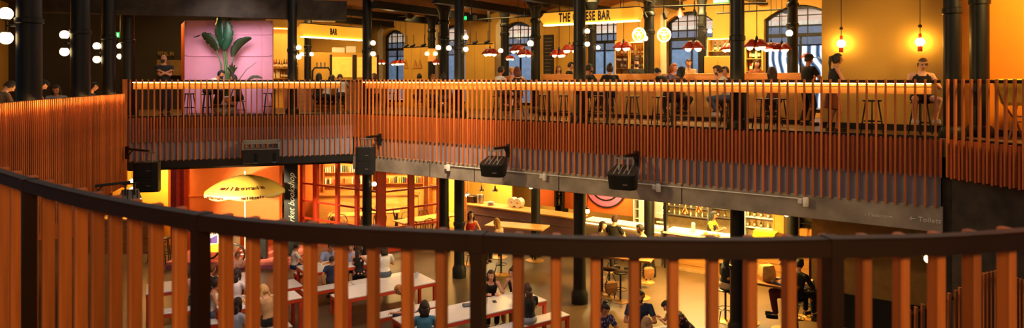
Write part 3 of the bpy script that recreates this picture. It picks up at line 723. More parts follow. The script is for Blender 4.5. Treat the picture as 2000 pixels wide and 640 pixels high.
# ------------------------------------------------------------------ main bar: counter, displays, boards
t = thing('bar_counter', 'long timber bar counter with lit yellow front under the long amber sign', 'counter', v3(C1), A2)
q = 2.9; xa, xb = loc(1052, q), loc(1590, q)
mb = MB(); mb.bx(xa, xb, q - .12, q + .5, 1.0, 1.05, bev=.006); mb.build('counter_top', M_wood, t)
mb = MB(); mb.bx(xa, xb, q, q + .06, 0, 1.0)
mb.build('front_panel', mat('lit_yellow_front', (214, 166, 84), .6, var=.08), t)
mb = MB(); mb.bx(xa, xb, q - .05, q - .03, .965, .985); part_label(mb.build('light_strip', M_led, t), 'warm light strip under the counter edge')
mb = MB(); mb.bx(xa, xb, q + .18, q + .24, 1.05, 1.22, bev=.006); mb.build('upstand', M_wood, t)
mb = MB(); mb.bx(xa, xb, q - .01, q + .02, 0, .1); mb.build('plinth', M_black, t)
# tasting cloches in a row on the conveyor
pr = thing('cheese_cloche', 'small glass cloche on the main bar conveyor, one in the long row', 'cloche', (0, 0, 0), 0, 'glass cloches on the main bar')
mb = MB(); mb.lathe([(.085, 0), (.09, .01), (.03, .012)], n=14); mb.build('plate', M_wood2, pr, smooth='auto')
mb = MB(); mb.ball((0, 0, .012), (.075, .075, .1), 12, 8); mb.build('dome', mat('cloche_glass', (250, 226, 180), .1, var=0), pr, smooth=True)
first = True
for px in (1064, 1078, 1092, 1106, 1122, 1176, 1228, 1244, 1464, 1476, 1488, 1562):
    p = at2(px, q + .35)
    if first: pr.location = v3(p, 1.05); first = False
    else: copy_tree(pr, v3(p, 1.05))
def boards(label, pa, pb, q, z1, m):
    t = thing('wall_panel', label, 'panel', v3(C1), A2); a, b = loc(pa, q), loc(pb, q); mb = MB(); n = max(2, int((b - a) / .42))
    for k in range(n): mb.bx(a + (b - a) * k / n + .006, a + (b - a) * (k + 1) / n - .006, q, q + .05, 0, z1)
    mb.build('board', m, t); mb = MB(); mb.bx(a, b, q - .01, q + .06, z1, z1 + .04); mb.build('top_rail', m, t); return t
boards('yellow boarded partition right of the first arched window', 788, 837, 5.4, 2.32, M_ochre2)
boards('yellow boarded partition left of the third arched window', 908, 966, 5.4, 2.36, M_ochre2)
boards('ochre boarded wall panel behind the chalkboard menu', 1040, 1142, 5.9, 3.35, M_ochre2)
D = dep(1073, 5.8); t = thing('menu_board', 'tall dark menu board on the ochre panel below the sign', 'menu board', tuple(pt(1073, 110, D)), A2)
w, h = 20 / F * D / .8, 84 / F * D
mb = MB(); mb.bx(-w / 2, w / 2, -.04, 0, -h / 2, h / 2); mb.build('board', mat('chalkboard', (38, 30, 26), .7), t)
mb = MB()
for k in range(11):
    z = h * .42 - k * h * .082; mb.bx(-w * .38, w * (.1 + .28 * random.random()), -.046, -.04, z - .012, z + .012)
mb.build('chalk_lines', mat('chalk', (120, 104, 84), .8), t)
mb = MB(); f = .03
for a, b, c, d in ((-w / 2 - f, w / 2 + f, h / 2, h / 2 + f), (-w / 2 - f, w / 2 + f, -h / 2 - f, -h / 2), (-w / 2 - f, -w / 2, -h / 2, h / 2), (w / 2, w / 2 + f, -h / 2, h / 2)): mb.bx(a, b, -.05, 0, c, d)
mb.build('frame', M_ochre2, t)
for k, (px, lb) in enumerate(((793, 'dim triangular wall mark on the yellow partition, left of three'), (811, 'dim triangular wall mark on the yellow partition, middle of three'), (820, 'dim triangular wall mark on the yellow partition, right of three'))):
    p = at2(px, 5.38); mb = MB(); mb.prism([(-.12, -.1), (.12, -.1), (0, .16)], -.012, 0); mb.prism([(-.09, .0), (.09, .0), (0, .24)], -.014, 0); tag(mb.build('wall_motif', mat('amber_mark', (186, 128, 44), .7), loc=v3(p, zat(128, p.y)), rz=A2), lb, 'wall mark')
# bottles
M_bt = [mat('amber_glass', (150, 86, 24), .15, var=.1), mat('green_bottle', (52, 60, 26), .15, var=.1), mat('clear_spirit', (232, 204, 150), .12, var=.05), mat('red_bottle', (150, 50, 24), .2)]
M_label = mat('paper_label', (232, 216, 180), .7)
BP = []
for k, m in enumerate(M_bt):
    t = thing('bottle', 'x', 'bottle'); mb = MB(); mb.lathe([(.036, 0), (.038, .01), (.038, .17), (.03, .205), (.014, .235), (.013, .29), (.016, .29), (.016, .31)], n=12); mb.build('glass_body', m, t, smooth='auto')
    mb = MB(); mb.lathe([(.0388, .05), (.0388, .13)], n=12, cap=False); mb.build('label_band', M_label, t); BP.append(t)
for b in BP: KIDS[b.name] = list(b.children)
USED = set()
def bottle(p, label, group, sc=1.0):
    k = random.randrange(4); b = BP[k]
    if k not in USED:
        USED.add(k); b.location = p; b['label'] = label; b['group'] = group; b.scale = (sc,) * 3; return b
    return copy_tree(b, p, random.uniform(0, 6), label, group, scale=sc)
def shelf_unit(name, label, cat, o, rz, w, d, h, shelves, mcase, mback, lamp=False, doors=False):
    t = thing(name, label, cat, o, rz)
    mb = MB(); f = .04
    mb.bx(-w / 2, -w / 2 + f, 0, d, 0, h); mb.bx(w / 2 - f, w / 2, 0, d, 0, h); mb.bx(-w / 2, w / 2, 0, d, h - f, h); mb.bx(-w / 2, w / 2, 0, d, 0, f); mb.build('case', mcase, t)
    mb = MB(); mb.bx(-w / 2 + f, w / 2 - f, d - .02, d, f, h - f); mb.build('back_panel', mback, t)
    for z in shelves:
        mb = MB(); mb.bx(-w / 2 + f, w / 2 - f, .02, d - .02, z - .02, z); mb.build('shelf', mcase, t)
    if lamp:
        mb = MB(); mb.bx(-w / 2 + f, w / 2 - f, .03, .07, h - f - .03, h - f - .005); part_label(mb.build('light_strip', mat('shelf_led', (255, 220, 150), .3, var=0, emit=(255, 196, 104), stren=9.0), t), 'bright light strip')
    if doors:
        for s in (-1, 1):
            mb = MB(); x0, x1 = (-w / 2, -.01) if s < 0 else (.01, w / 2)
            for a, b, c, e2 in ((x0, x0 + .03, 0, h), (x1 - .03, x1, 0, h), (x0, x1, 0, .04), (x0, x1, h - .04, h)): mb.bx(a, b, -.03, 0, c, e2)
            dr = mb.build('door', mcase, t); mb = MB(); mb.bx(x0 + .03, x1 - .03, -.018, -.012, .04, h - .04); mb.build('glass', M_glass, dr)
    return t
def fill_shelf(o, rz, w, d, zs, label, group, n, sc=1.0):
    for z in zs:
        for k in range(n):
            x = -w / 2 + .08 + (w - .16) * k / max(1, n - 1) + random.uniform(-.01, .01)
            bottle(Vector((o[0] + x * math.cos(rz) - d * .45 * math.sin(rz), o[1] + x * math.sin(rz) + d * .45 * math.cos(rz), o[2] + z)), label, group, sc * random.uniform(.85, 1.1))
p = at2(1230, 5.3); o = (p.x, p.y, 0)
shelf_unit('display_cabinet', 'tall glass-doored lit cabinet of bottles behind the main bar', 'cabinet', o, A2, 1.0, .4, 2.28, (1.0, 1.42, 1.84), M_ochre2, M_ochre2, True, True)
fill_shelf(o, A2, .86, .4, (1.0, 1.42, 1.84), 'bottle in the lit glass-doored cabinet behind the main bar', 'bottles in the glass-doored cabinet', 7)
p = at2(1412, 5.5); o = (p.x, p.y, 0)
shelf_unit('wall_shelf', 'bright lit shelf niche behind the column right of the man in white', 'shelf', o, A2, .95, .35, 2.3, (1.1, 1.5, 1.9), M_ochre2, M_gwhite, True)
fill_shelf(o, A2, .7, .35, (1.5, 1.9), 'bottle on the bright shelf niche right of the mural window', 'bottles on the bright shelf niche', 5)
p = at2(1472, 5.2); o = (p.x, p.y, 0)
shelf_unit('bottle_rack', 'slim open rack of dark bottles left of the rightmost window', 'rack', o, A2, .5, .3, 2.0, (1.3, 1.65), M_ochre2, M_ochre2)
fill_shelf(o, A2, .4, .3, (1.3, 1.65), 'dark bottle on the slim rack left of the rightmost window', 'bottles on the slim rack', 4, 1.1)
D = dep(1402, 4.2); p = at2(1402, 4.2); mb = MB(); mb.bx(-.38, .38, 0, .5, 0, 1.7, bev=.01); t = thing('back_cabinet', 'yellow timber cabinet behind the bent man in white', 'cabinet', v3(p), A2); mb.build('body', M_ochre2, t); mb = MB(); mb.bx(-.36, -.01, -.02, 0, .1, 1.6); mb.bx(.01, .36, -.02, 0, .1, 1.6); mb.build('door', M_ochre2, t)

# left bar: back shelf, fridge counter, beer taps
p = at2(560, 5.4, 1); o = (p.x, p.y, 0)
shelf_unit('back_bar_shelf', 'bright back bar shelf of bottles right of the pink kiosk', 'shelf', o, A1, 1.55, .35, 3.0, (1.12, 1.5), M_ochre2, mat('lit_amber_panel', (246, 196, 96), .6, var=.05), True)
fill_shelf(o, A1, 1.4, .35, (1.12, 1.5), 'bottle on the bright back bar shelf right of the pink kiosk', 'bottles on the left back bar', 15)
p = at2(655, 4.6, 1); t = thing('bar_back_unit', 'pale yellow bar unit with two lit glass fronts under the BAR sign', 'cabinet', v3(p), A1)
mb = MB(); mb.bx(-1.3, 1.5, 0, .5, 0, 2.05, bev=.01); mb.build('body', M_ochre2, t)
for x in (-.12, .78):
    mb = MB(); mb.bx(x, x + .72, -.03, 0, 1.15, 1.9); mb.build('lit_front', mat('lit_pane', (250, 190, 84), .3, emit=(255, 176, 60), stren=.8), t)
mb = MB(); mb.bx(-.2, -.12, -.04, 0, .1, 1.98); mb.bx(.62, .76, -.04, 0, .1, 1.98); mb.bx(1.5, 1.58, -.04, .3, .1, 1.98); mb.build('frame', M_dark, t)
mb = MB(); mb.bx(-.1, .35, .1, .4, 2.05, 2.25, bev=.02); mb.bx(.4, .75, .1, .4, 2.05, 2.3, bev=.02)
tag(mb.build('stacked_tray', M_gwhite, loc=v3(p), rz=A1), 'pale crates stacked on top of the bar unit under the BAR sign', 'crate')
D = dep(625, 2.8, 1); p = at2(628, 2.8, 1)
t = thing('front_bar_counter', 'dark bar counter under the BAR sign behind the pale diners', 'counter', v3(p), A1)
mb = MB(); mb.bx(-1.2, 2.2, 0, .5, 0, 1.0); mb.build('body', M_wood2, t); mb = MB(); mb.bx(-1.25, 2.25, -.06, .55, 1.0, 1.05, bev=.01); mb.build('counter_top', M_wood, t)
t2 = thing('beer_tap', 'black arched beer tap fountain on the bar under the BAR sign', 'beer tap', (*at2(628, 2.95, 1), 1.05), A1)
mb = MB(); mb.tube([(-.3, 0, 0), (-.3, 0, .3), (-.22, 0, .42), (.22, 0, .42), (.3, 0, .3), (.3, 0, 0)], .035, 8); mb.build('pipe', M_black, t2)
for x in (-.15, -.02, .11):
    mb = MB(); mb.cyl((x, -.02, .44), (x, -.02, .6), .02, .028, n=8); mb.build('handle', M_alu, t2)

# ------------------------------------------------------------------ pink kiosk, plant, wall lettering
pk = at2(446, 1.7, 1); KD = pk.y
t = thing('pink_kiosk', 'tall pink panelled kiosk with an orange-red side', 'kiosk', (pk.x, pk.y, 0), 0.02)
x0, x1 = ray(362, KD) - pk.x, ray(532, KD) - pk.x; h = zat(40, KD)
mb = MB(); mb.bx(x0, x1, 0, .08, 0, h); part_label(mb.build('front_wall', M_pink, t), 'pink front wall')
mb = MB()
for a, b, c, d in ((x0, x1, h - .16, h), (x0, x1, h - .45, h - .41), (x0, x1, 1.78, 1.83), (x0, x0 + .07, 0, h), (x1 - .07, x1, 0, h), (x1 - .36, x1 - .33, 0, h), (x0, x1, .02, .16)): mb.bx(a, b, -.025, 0, c, d)
mb.build('front_trim', M_pink, t)
mb = MB(); mb.add([Vector(v) for v in ((x0, .0, 0), (x0 - .9, 1.7, 0), (x0 - .9, 1.7, h), (x0, 0, h), (x0 + .08, .08, 0), (x0 - .8, 1.75, 0), (x0 - .8, 1.75, h), (x0 + .08, .08, h))], [(0, 1, 2, 3), (7, 6, 5, 4), (0, 4, 5, 1), (2, 6, 7, 3), (1, 5, 6, 2), (0, 3, 7, 4)]); part_label(mb.build('side_wall', M_pinkdk, t), 'glossy orange-red side wall')
mb = MB(); mb.add([Vector(v) for v in ((x0, 0, h - .04), (x1, 0, h - .04), (x1 - .85, 1.75, h - .04), (x0 - .9, 1.7, h - .04), (x0, 0, h), (x1, 0, h), (x1 - .85, 1.75, h), (x0 - .9, 1.7, h))], [(3, 2, 1, 0), (4, 5, 6, 7), (0, 1, 5, 4), (1, 2, 6, 5), (2, 3, 7, 6), (3, 0, 4, 7)]); mb.build('roof', M_pink, t)
mb = MB(); mb.prism([(0, 0)], 0, 0) if 0 else mb.add([Vector(v) for v in ((x1 - .1, .08, 0), (x1, .08, 0), (x1 - .85, 1.75, 0), (x1 - .95, 1.75, 0), (x1 - .1, .08, h - .05), (x1, .08, h - .05), (x1 - .85, 1.75, h - .05), (x1 - .95, 1.75, h - .05))], [(3, 2, 1, 0), (4, 5, 6, 7), (0, 1, 5, 4), (1, 2, 6, 5), (2, 3, 7, 6), (3, 0, 4, 7)]); mb.build('side_panel', M_pink, t)
Dp = KD - .42; pp = Vector((ray(438, Dp), Dp))
t = thing('bird_of_paradise', 'tall green paddle-leaved plant in a pale pot before the pink kiosk', 'plant', (pp.x, pp.y, 0))
M_leaf = mat('plant_leaf', (26, 72, 46), .4, var=.3, scale=5); M_leaf2 = mat('plant_leaf_dark', (40, 52, 24), .45, var=.3, scale=5); M_stem = mat('plant_stem', (86, 110, 60), .5, var=.2)
mb = MB(); mb.lathe([(.2, 0), (.33, .12), (.36, .32), (.3, .5), (.24, .56), (.22, .56), (.26, .48), (.2, .46)], n=24); part_label(mb.build('pot', mat('grey_white_pot', (214, 206, 204), .5, var=.06), t, smooth='auto'), 'rounded pale pot')
mb = MB(); mb.lathe([(.001, .47), (.24, .47)], n=16, cap=False); mb.build('soil', M_dark, t)
s = Dp / F
def lp(px, py, y=0.0): return Vector(((px - 438) * s, y, zat(py, Dp)))
def leaf(base, mid, tip, w, y=0.0, curl=.3, m=None, fold=.25):
    mb = MB(); A_, Bq, Cq = [Vector(x) for x in (base, mid, tip)]; n = 18; rows = []; rn = random.Random(int(tip[0] * 91 + tip[2] * 57)); ja = 1; jb = 1
    for k in range(n + 1):
        u_ = k / n; p = A_ * (1 - u_) ** 2 + Bq * 2 * u_ * (1 - u_) + Cq * u_ * u_
        d = ((Bq - A_) * (1 - u_) + (Cq - Bq) * u_).normalized(); side = d.cross(Vector((0, 1, 0))).normalized()
        side = (side + Vector((0, curl, 0))).normalized()
        ww = w * (math.sin(PI * min(1, u_ * .93 + .05)) ** .55); up = side.cross(d).normalized()
        ja, jb = [(.62 + .3 * rn.random()) if rn.random() < .22 else 1 for _ in (0, 1)]
        rows.append([p - side * ww * ja + up * ww * fold, p - side * ww * .5 + up * ww * fold * .4, p, p + side * ww * .5 + up * ww * fold * .4, p + side * ww * jb + up * ww * fold])
    top = []; vs = []; fs = []
    for r in rows: vs += r
    nb = len(vs); vs += [v + Vector((0, .006, 0)) for v in vs]
    for k in range(n):
        for i in range(4):
            a = k * 5 + i; fs.append((a, a + 1, a + 6, a + 5)); fs.append((nb + a + 5, nb + a + 6, nb + a + 1, nb + a))
        for i, j in ((k * 5, (k + 1) * 5), (k * 5 + 9, k * 5 + 4)): fs.append((i, j, j + nb, i + nb))
    mb.add(vs, fs); return mb.build('leaf', m or M_leaf, t, smooth=True)
def stalk(pts, r): mb = MB(); mb.tube(pts, r, 8); return mb.build('stalk', M_stem, t, smooth=True)
stalk([lp(436, 208), lp(442, 150), lp(436, 92)], [.05, .045, .02]); stalk([lp(440, 208), lp(446, 150), lp(440, 95)], [.045, .04, .02])
stalk([lp(437, 205), lp(432, 125), lp(423, 98)], [.04, .025, .012]); stalk([lp(443, 206), lp(450, 140), lp(456, 110)], [.04, .025, .012]); stalk([lp(446, 205, -.1), lp(462, 165, -.1), lp(485, 135, -.1), lp(503, 122, -.1)], [.03, .015, .009, .006])
leaf(lp(436, 96), lp(420, 60), lp(430, 29), .17, m=M_leaf); leaf(lp(440, 97, -.1), lp(455, 66, -.15), lp(445, 40, -.1), .15, m=M_leaf, curl=-.3)
leaf(lp(424, 98), lp(412, 76), lp(394, 66), .19, m=M_leaf2); leaf(lp(394, 68, -.05), lp(386, 72, -.05), lp(379, 73, -.05), .02, m=M_leaf2)
leaf(lp(455, 111), lp(456, 82), lp(491, 74), .13, m=M_leaf2, curl=-.4)
for a in range(5): leaf(lp(458, 150, -.2), lp(456 + a, 135, -.2), lp(450 + a * 5, 122 + abs(a - 2) * 5, -.25), .045, m=M_leaf2)
leaf(lp(492, 152, -.2), lp(502, 146, -.2), lp(520, 153, -.3), .05, m=mat('plant_leaf_grey', (96, 104, 84), .4)); leaf(lp(488, 156, -.2), lp(498, 150, -.25), lp(510, 150, -.4), .045, m=mat('plant_leaf_grey', (96, 104, 84), .4))
pw = at2(325, 5.85, 1); t = thing('wall_lettering', 'dim yellow capital lettering on the dark brick wall above a poster frame', 'lettering', (pw.x, pw.y, 0), A1)
text('VITAL IN', .19, mat('dim_yellow_letter', (110, 82, 36), .7, var=.1), t, (-.02, -.01, zat(105, pw.y)), (PI / 2, 0, 0), sx=.7, bold=.008)
mb = MB(); z = zat(128, pw.y); mb.bx(-.3, .55, -.03, .0, z - .35, z + .2); tag(mb.build('poster', mat('dim_poster', (110, 80, 34), .7, var=.35, scale=4), loc=(pw.x, pw.y, 0), rz=A1), 'dim poster on the dark brick wall behind the bouncer', 'poster')

# ------------------------------------------------------------------ bar stools on the mezzanine
def stool_proto(h=.66):
    t = thing('bar_stool', 'x', 'stool'); mb = MB(); mb.lathe([(.15, h - .035), (.17, h - .03), (.17, h - .005), (.155, h)], n=18); mb.build('seat', M_black, t, smooth='auto')
    for k in range(4):
        a = PI / 4 + k * PI / 2; m2 = MB(); m2.cyl((.11 * math.cos(a), .11 * math.sin(a), h - .03), (.2 * math.cos(a), .2 * math.sin(a), 0), .014, n=8); m2.build('leg', M_black, t)
    mb = MB(); mb.tube([(.17 * math.cos(a), .17 * math.sin(a), .24) for a in [2 * PI * i / 20 for i in range(21)]], .01, 6); mb.build('foot_ring', M_black, t); return t
stool = stool_proto(); KIDS[stool.name] = list(stool.children); ST_FIRST = True
def put_stool(xy, z, label, group='black bar stools along the wooden ledges', sc=1.0, rz=0.3):
    global ST_FIRST
    if ST_FIRST:
        ST_FIRST = False; stool.location = (xy[0], xy[1], z); stool['label'] = label; stool['group'] = group; stool.scale = (1, 1, sc); return stool
    return copy_tree(stool, (xy[0], xy[1], z), rz, label, group, scale=(1, 1, sc))
for px, seg, q, lb in ((370, 1, .85, 'black bar stool at the ledge left of the man in a white shirt'), (525, 1, .85, 'black bar stool at the right end of the pink kiosk'),
        
        (762, 2, .9, 'empty black bar stool right of the balustrade corner'), (1058, 2, .9, 'empty black bar stool left of the column across the long amber sign'), (1100, 2, .9, 'empty black bar stool just left of the column across the long amber sign'), (1165, 2, .9, 'empty black bar stool just right of the column across the long amber sign'), (1235, 2, .9, 'empty black bar stool below the lit display cabinet'),
        (1288, 2, .9, 'empty black bar stool right of the column between the neon signs'), (1488, 2, .85, 'empty black bar stool right of the thick column in the middle right'), (1520, 2, .85, 'empty black bar stool left of the rightmost window column'), (1703, 2, .8, 'empty black bar stool against the dull yellow wall')):
    put_stool(at2(px, q, seg), 0, lb)

# ------------------------------------------------------------------ loudspeakers on brackets
def speaker(label, p, rz, w, d, h, tilt=0.0, arm=None, double=True, z_arm=None, grey=False):
    t = thing('loudspeaker', label, 'speaker', tuple(p), rz)
    Mt = Matrix.Rotation(tilt, 3, 'X')
    mb = MB(); k = w * .5
    poly = [(-k, -d * .2), (-k * .97, -d * .42), (-k * .6, -d * .5), (k * .6, -d * .5), (k * .97, -d * .42), (k, -d * .2), (k * .72, d * .5), (-k * .72, d * .5)]
    mb.loft([[Mt @ Vector((x, y, z)) for x, y in poly] for z in (-h / 2, h / 2)]); mb.build('cabinet', mat('speaker_black', (24, 22, 21), .55, var=.15) if not grey else mat('speaker_grey', (120, 112, 104), .6), t)
    mb = MB(); g = .012
    polyg = [(-k * .9, -d * .44), (-k * .58, -d * .5), (k * .58, -d * .5), (k * .9, -d * .44)]
    for z0, z1 in (((-h * .47, -.008), (.008, h * .47)) if double else ((-h * .46, h * .46),)):
        mb.loft([[Mt @ Vector((x, y - o, z)) for o, pl in ((g, polyg), (0, polyg[::-1])) for x, y in pl] for z in (z0, z1)])
    mb.build('grille', mat('speaker_mesh', (14, 14, 14), .9, var=.3, scale=220), t)
    mb = MB()
    for z in ((-h * .28, h * .22) if double else (-h * .1,)): mb.box(Mt @ Vector((w * .14, -d * .5 - g - .004, z)), (w * .17, .006, .022), M=Mt)
    part_label(mb.build('badge', M_alu, t), 'small pale badge')
    mb = MB(); R0 = Mt @ Vector((0, 0, h / 2))
    for x in (-.1, .1): mb.cyl(Mt @ Vector((x, 0, h / 2 - .02)), (x, R0.y * .4, h / 2 + .24), .022, n=8)
    for x in (-.16, -.05, .06, .16): mb.box(Mt @ Vector((x, 0, h / 2 + .008)), (.03, d * .8, .018), M=Mt)
    mb.bx(-.18, .18, -.03, .03, h / 2 + .22, h / 2 + .255); mb.build('yoke', M_alu if not grey else M_black, t)
    if arm is not None:
        Rz = Matrix.Rotation(-rz, 3, 'Z'); a = Rz @ (Vector(arm) - Vector(p)); mb = MB(); zz = h / 2 + .28
        mb.tube([(0, 0, zz), (a.x, a.y, zz)], .035, 6); mb.box((a.x, a.y, zz - .1), (.08, .08, .34)); mb.tube([(a.x * .7, a.y * .7, zz), (a.x, a.y, zz - .22)], .018, 6); mb.build('arm', M_black, t)
    return t
def sp(px, py, off): D = dep(px, -off); return pt(px, py, D)
def armpt(px, q, seg=2): p = at2(px, q, seg); return (p.x, p.y, 0)
speaker('black two-part loudspeaker hanging at the corner of the back balustrades', pt(716, 313, dep(716, -.55)), -.12, .55, .42, .78, 0, armpt(742, -.02))
speaker('black tilted loudspeaker hanging before the long balustrade, left of two alike', pt(966, 325, dep(966, -.6)), -.35, .62, .5, .33, .38, armpt(992, -.03), double=False)
speaker('black tilted loudspeaker hanging before the long balustrade, right of two alike', pt(1219, 346, dep(1219, -.6)), -.45, .62, .5, .36, .38, armpt(1243, -.03), double=False)
speaker('black two-part loudspeaker hanging at the left corner below the pink kiosk', pt(290, 344, 18.0), .12, .64, .45, .78, 0, (ray(248, 18.5), 18.5, 0))
speaker('grey-topped small loudspeaker tilted down on an arm at the left timber wall', pt(254, 389, 16.9), .5, .5, .4, .3, .7, (ray(180, 16.2), 16.2, 0), double=False, grey=True)
t = thing('subwoofer', 'wide black subwoofer in a metal cradle on the balustrade below the pink kiosk', 'speaker', tuple(pt(510, 304, dep(510, -.35, 1))), A1)
mb = MB(); mb.bx(-.5, .5, -.25, .25, -.2, .2, bev=.02); mb.build('cabinet', mat('speaker_black', (24, 22, 21), .55), t)
mb = MB()
for x in (-.14, .36): mb.bx(x - .05, x + .05, -.256, -.25, -.16, .1)
mb.build('port', mat('port_black', (6, 6, 6), .9), t)
mb = MB(); mb.bx(-.19, -.09, -.262, -.256, -.18, -.155); mb.bx(.31, .41, -.262, -.256, -.18, -.155); part_label(mb.build('badge', mat('teal_badge', (70, 120, 140), .4), t), 'small teal badges')
mb = MB()
for x in (-.48, .48): mb.bx(x - .02, x + .02, -.25, .32, .2, .42); 
mb.bx(-.5, .5, .28, .34, .36, .44); mb.bx(-.5, .5, -.26, -.22, .36, .4); mb.bx(-.52, .52, -.27, .27, .2, .215); mb.build('cradle', M_alu, t)
# yellow lounge chair by the orange wall
p = pt(1992, 0, 11.9); t = thing('parasol_chair', 'yellow curved lounge chair in front of the orange wall', 'chair', (p.x, 11.9, 0), .4)
M_y = mat('yellow_shell', (255, 214, 70), .4, var=.05); s_ = 11.9 / F
pr_ = [(-.30, 1.02), (-.22, 1.07), (.1, 1.02), (.5, .93), (.52, .86), (.2, .62), (.0, .60), (-.08, .66)]
mb = MB(); mb.prism(pr_, -.28, .28); mb.build('shell', M_y, t)
mb = MB()
for y in (-.24, .24): mb.tube([(-.28, y, 1.0), (-.05, y, .62), (.3, y, .3), (.5, y, 0)], .018, 8); mb.tube([(.4, y, .8), (.1, y, .0)], .018, 8)
mb.tube([(.3, -.24, .3), (.3, .24, .3)], .014, 6); mb.box((.25, 0, .4), (.03, .5, .03))
mb.build('frame', M_wood2, t)
# ------------------------------------------------------------------ people
M_skinA = mat('skin_fair', (222, 164, 132), .5, var=.06); M_skinB = mat('skin_tan', (190, 128, 94), .5, var=.06); M_skinC = mat('skin_brown', (128, 82, 58), .5, var=.06)
M_eye = mat('eye_dark', (30, 22, 18), .3, var=0); M_lip = mat('lips', (168, 84, 76), .5, var=.05)
SKIN = {'a': M_skinA, 'b': M_skinB, 'c': M_skinC}
def cloth(rgb, var=.14): return mat('cloth_%d_%d_%d' % rgb, rgb, .85, var=var, scale=9, bump=.25)
def pattern(name, base, spot, scale):
    if name in MATS: return MATS[name]
    m = bpy.data.materials.new(name); m.use_nodes = True; nt = m.node_tree; N = nt.nodes; L = nt.links; b = N['Principled BSDF']
    tc = N.new('ShaderNodeTexCoord'); v = N.new('ShaderNodeTexVoronoi'); v.inputs['Scale'].default_value = scale
    rp = N.new('ShaderNodeValToRGB'); rp.color_ramp.interpolation = 'CONSTANT'
    rp.color_ramp.elements[0].color = (*lin(spot), 1); rp.color_ramp.elements[1].color = (*lin(base), 1); rp.color_ramp.elements[1].position = .33
    L.new(tc.outputs['Object'], v.inputs['Vector']); L.new(v.outputs['Distance'], rp.inputs['Fac']); L.new(rp.outputs['Color'], b.inputs['Base Color']); b.inputs['Roughness'].default_value = .85
    MATS[name] = m; return m
def stripes(name, cols, scale):
    if name in MATS: return MATS[name]
    m = wavemat(name, cols, scale, 0.0, 'BANDS'); 
    [n for n in m.node_tree.nodes if n.type == 'TEX_WAVE'][0].bands_direction = 'Z'
    MATS[name] = m; return m
REM = []           # (object, voxel, finishing data) for the batch pass
def rem_obj(name, mb, voxel, mats, parent, fin=None):
    o = mb.build(name, mats, parent, smooth=True)
    md = o.modifiers.new('r', 'REMESH'); md.mode = 'VOXEL'; md.voxel_size = voxel; md.use_smooth_shade = True
    sm = o.modifiers.new('s', 'SMOOTH'); sm.factor = .5; sm.iterations = 3
    REM.append((o, fin)); return o
def elring(c, R, Fv, a, b, n=14):
    return [c + R * (a * math.cos(2 * PI * i / n)) + Fv * (b * math.sin(2 * PI * i / n)) for i in range(n)]
def limb(mb, a, b, r0, r1, n=10):
    mb.cyl(a, b, r0, r1, n); mb.ball(a, r0, 10, 8); mb.ball(b, r1, 10, 8)
def ik(a, b, l1, l2, pole):
    d = b - a; L = d.length
    if L > (l1 + l2) * .995: b = a + d * ((l1 + l2) * .995 / L); d = b - a; L = d.length
    L = max(L, abs(l1 - l2) + .02); u = d.normalized()
    x = (l1 * l1 - l2 * l2 + L * L) / (2 * L); h = math.sqrt(max(0, l1 * l1 - x * x))
    p = pole - u * pole.dot(u); p = p.normalized() if p.length > 1e-4 else u.orthogonal().normalized()
    return a + u * x + p * h, b
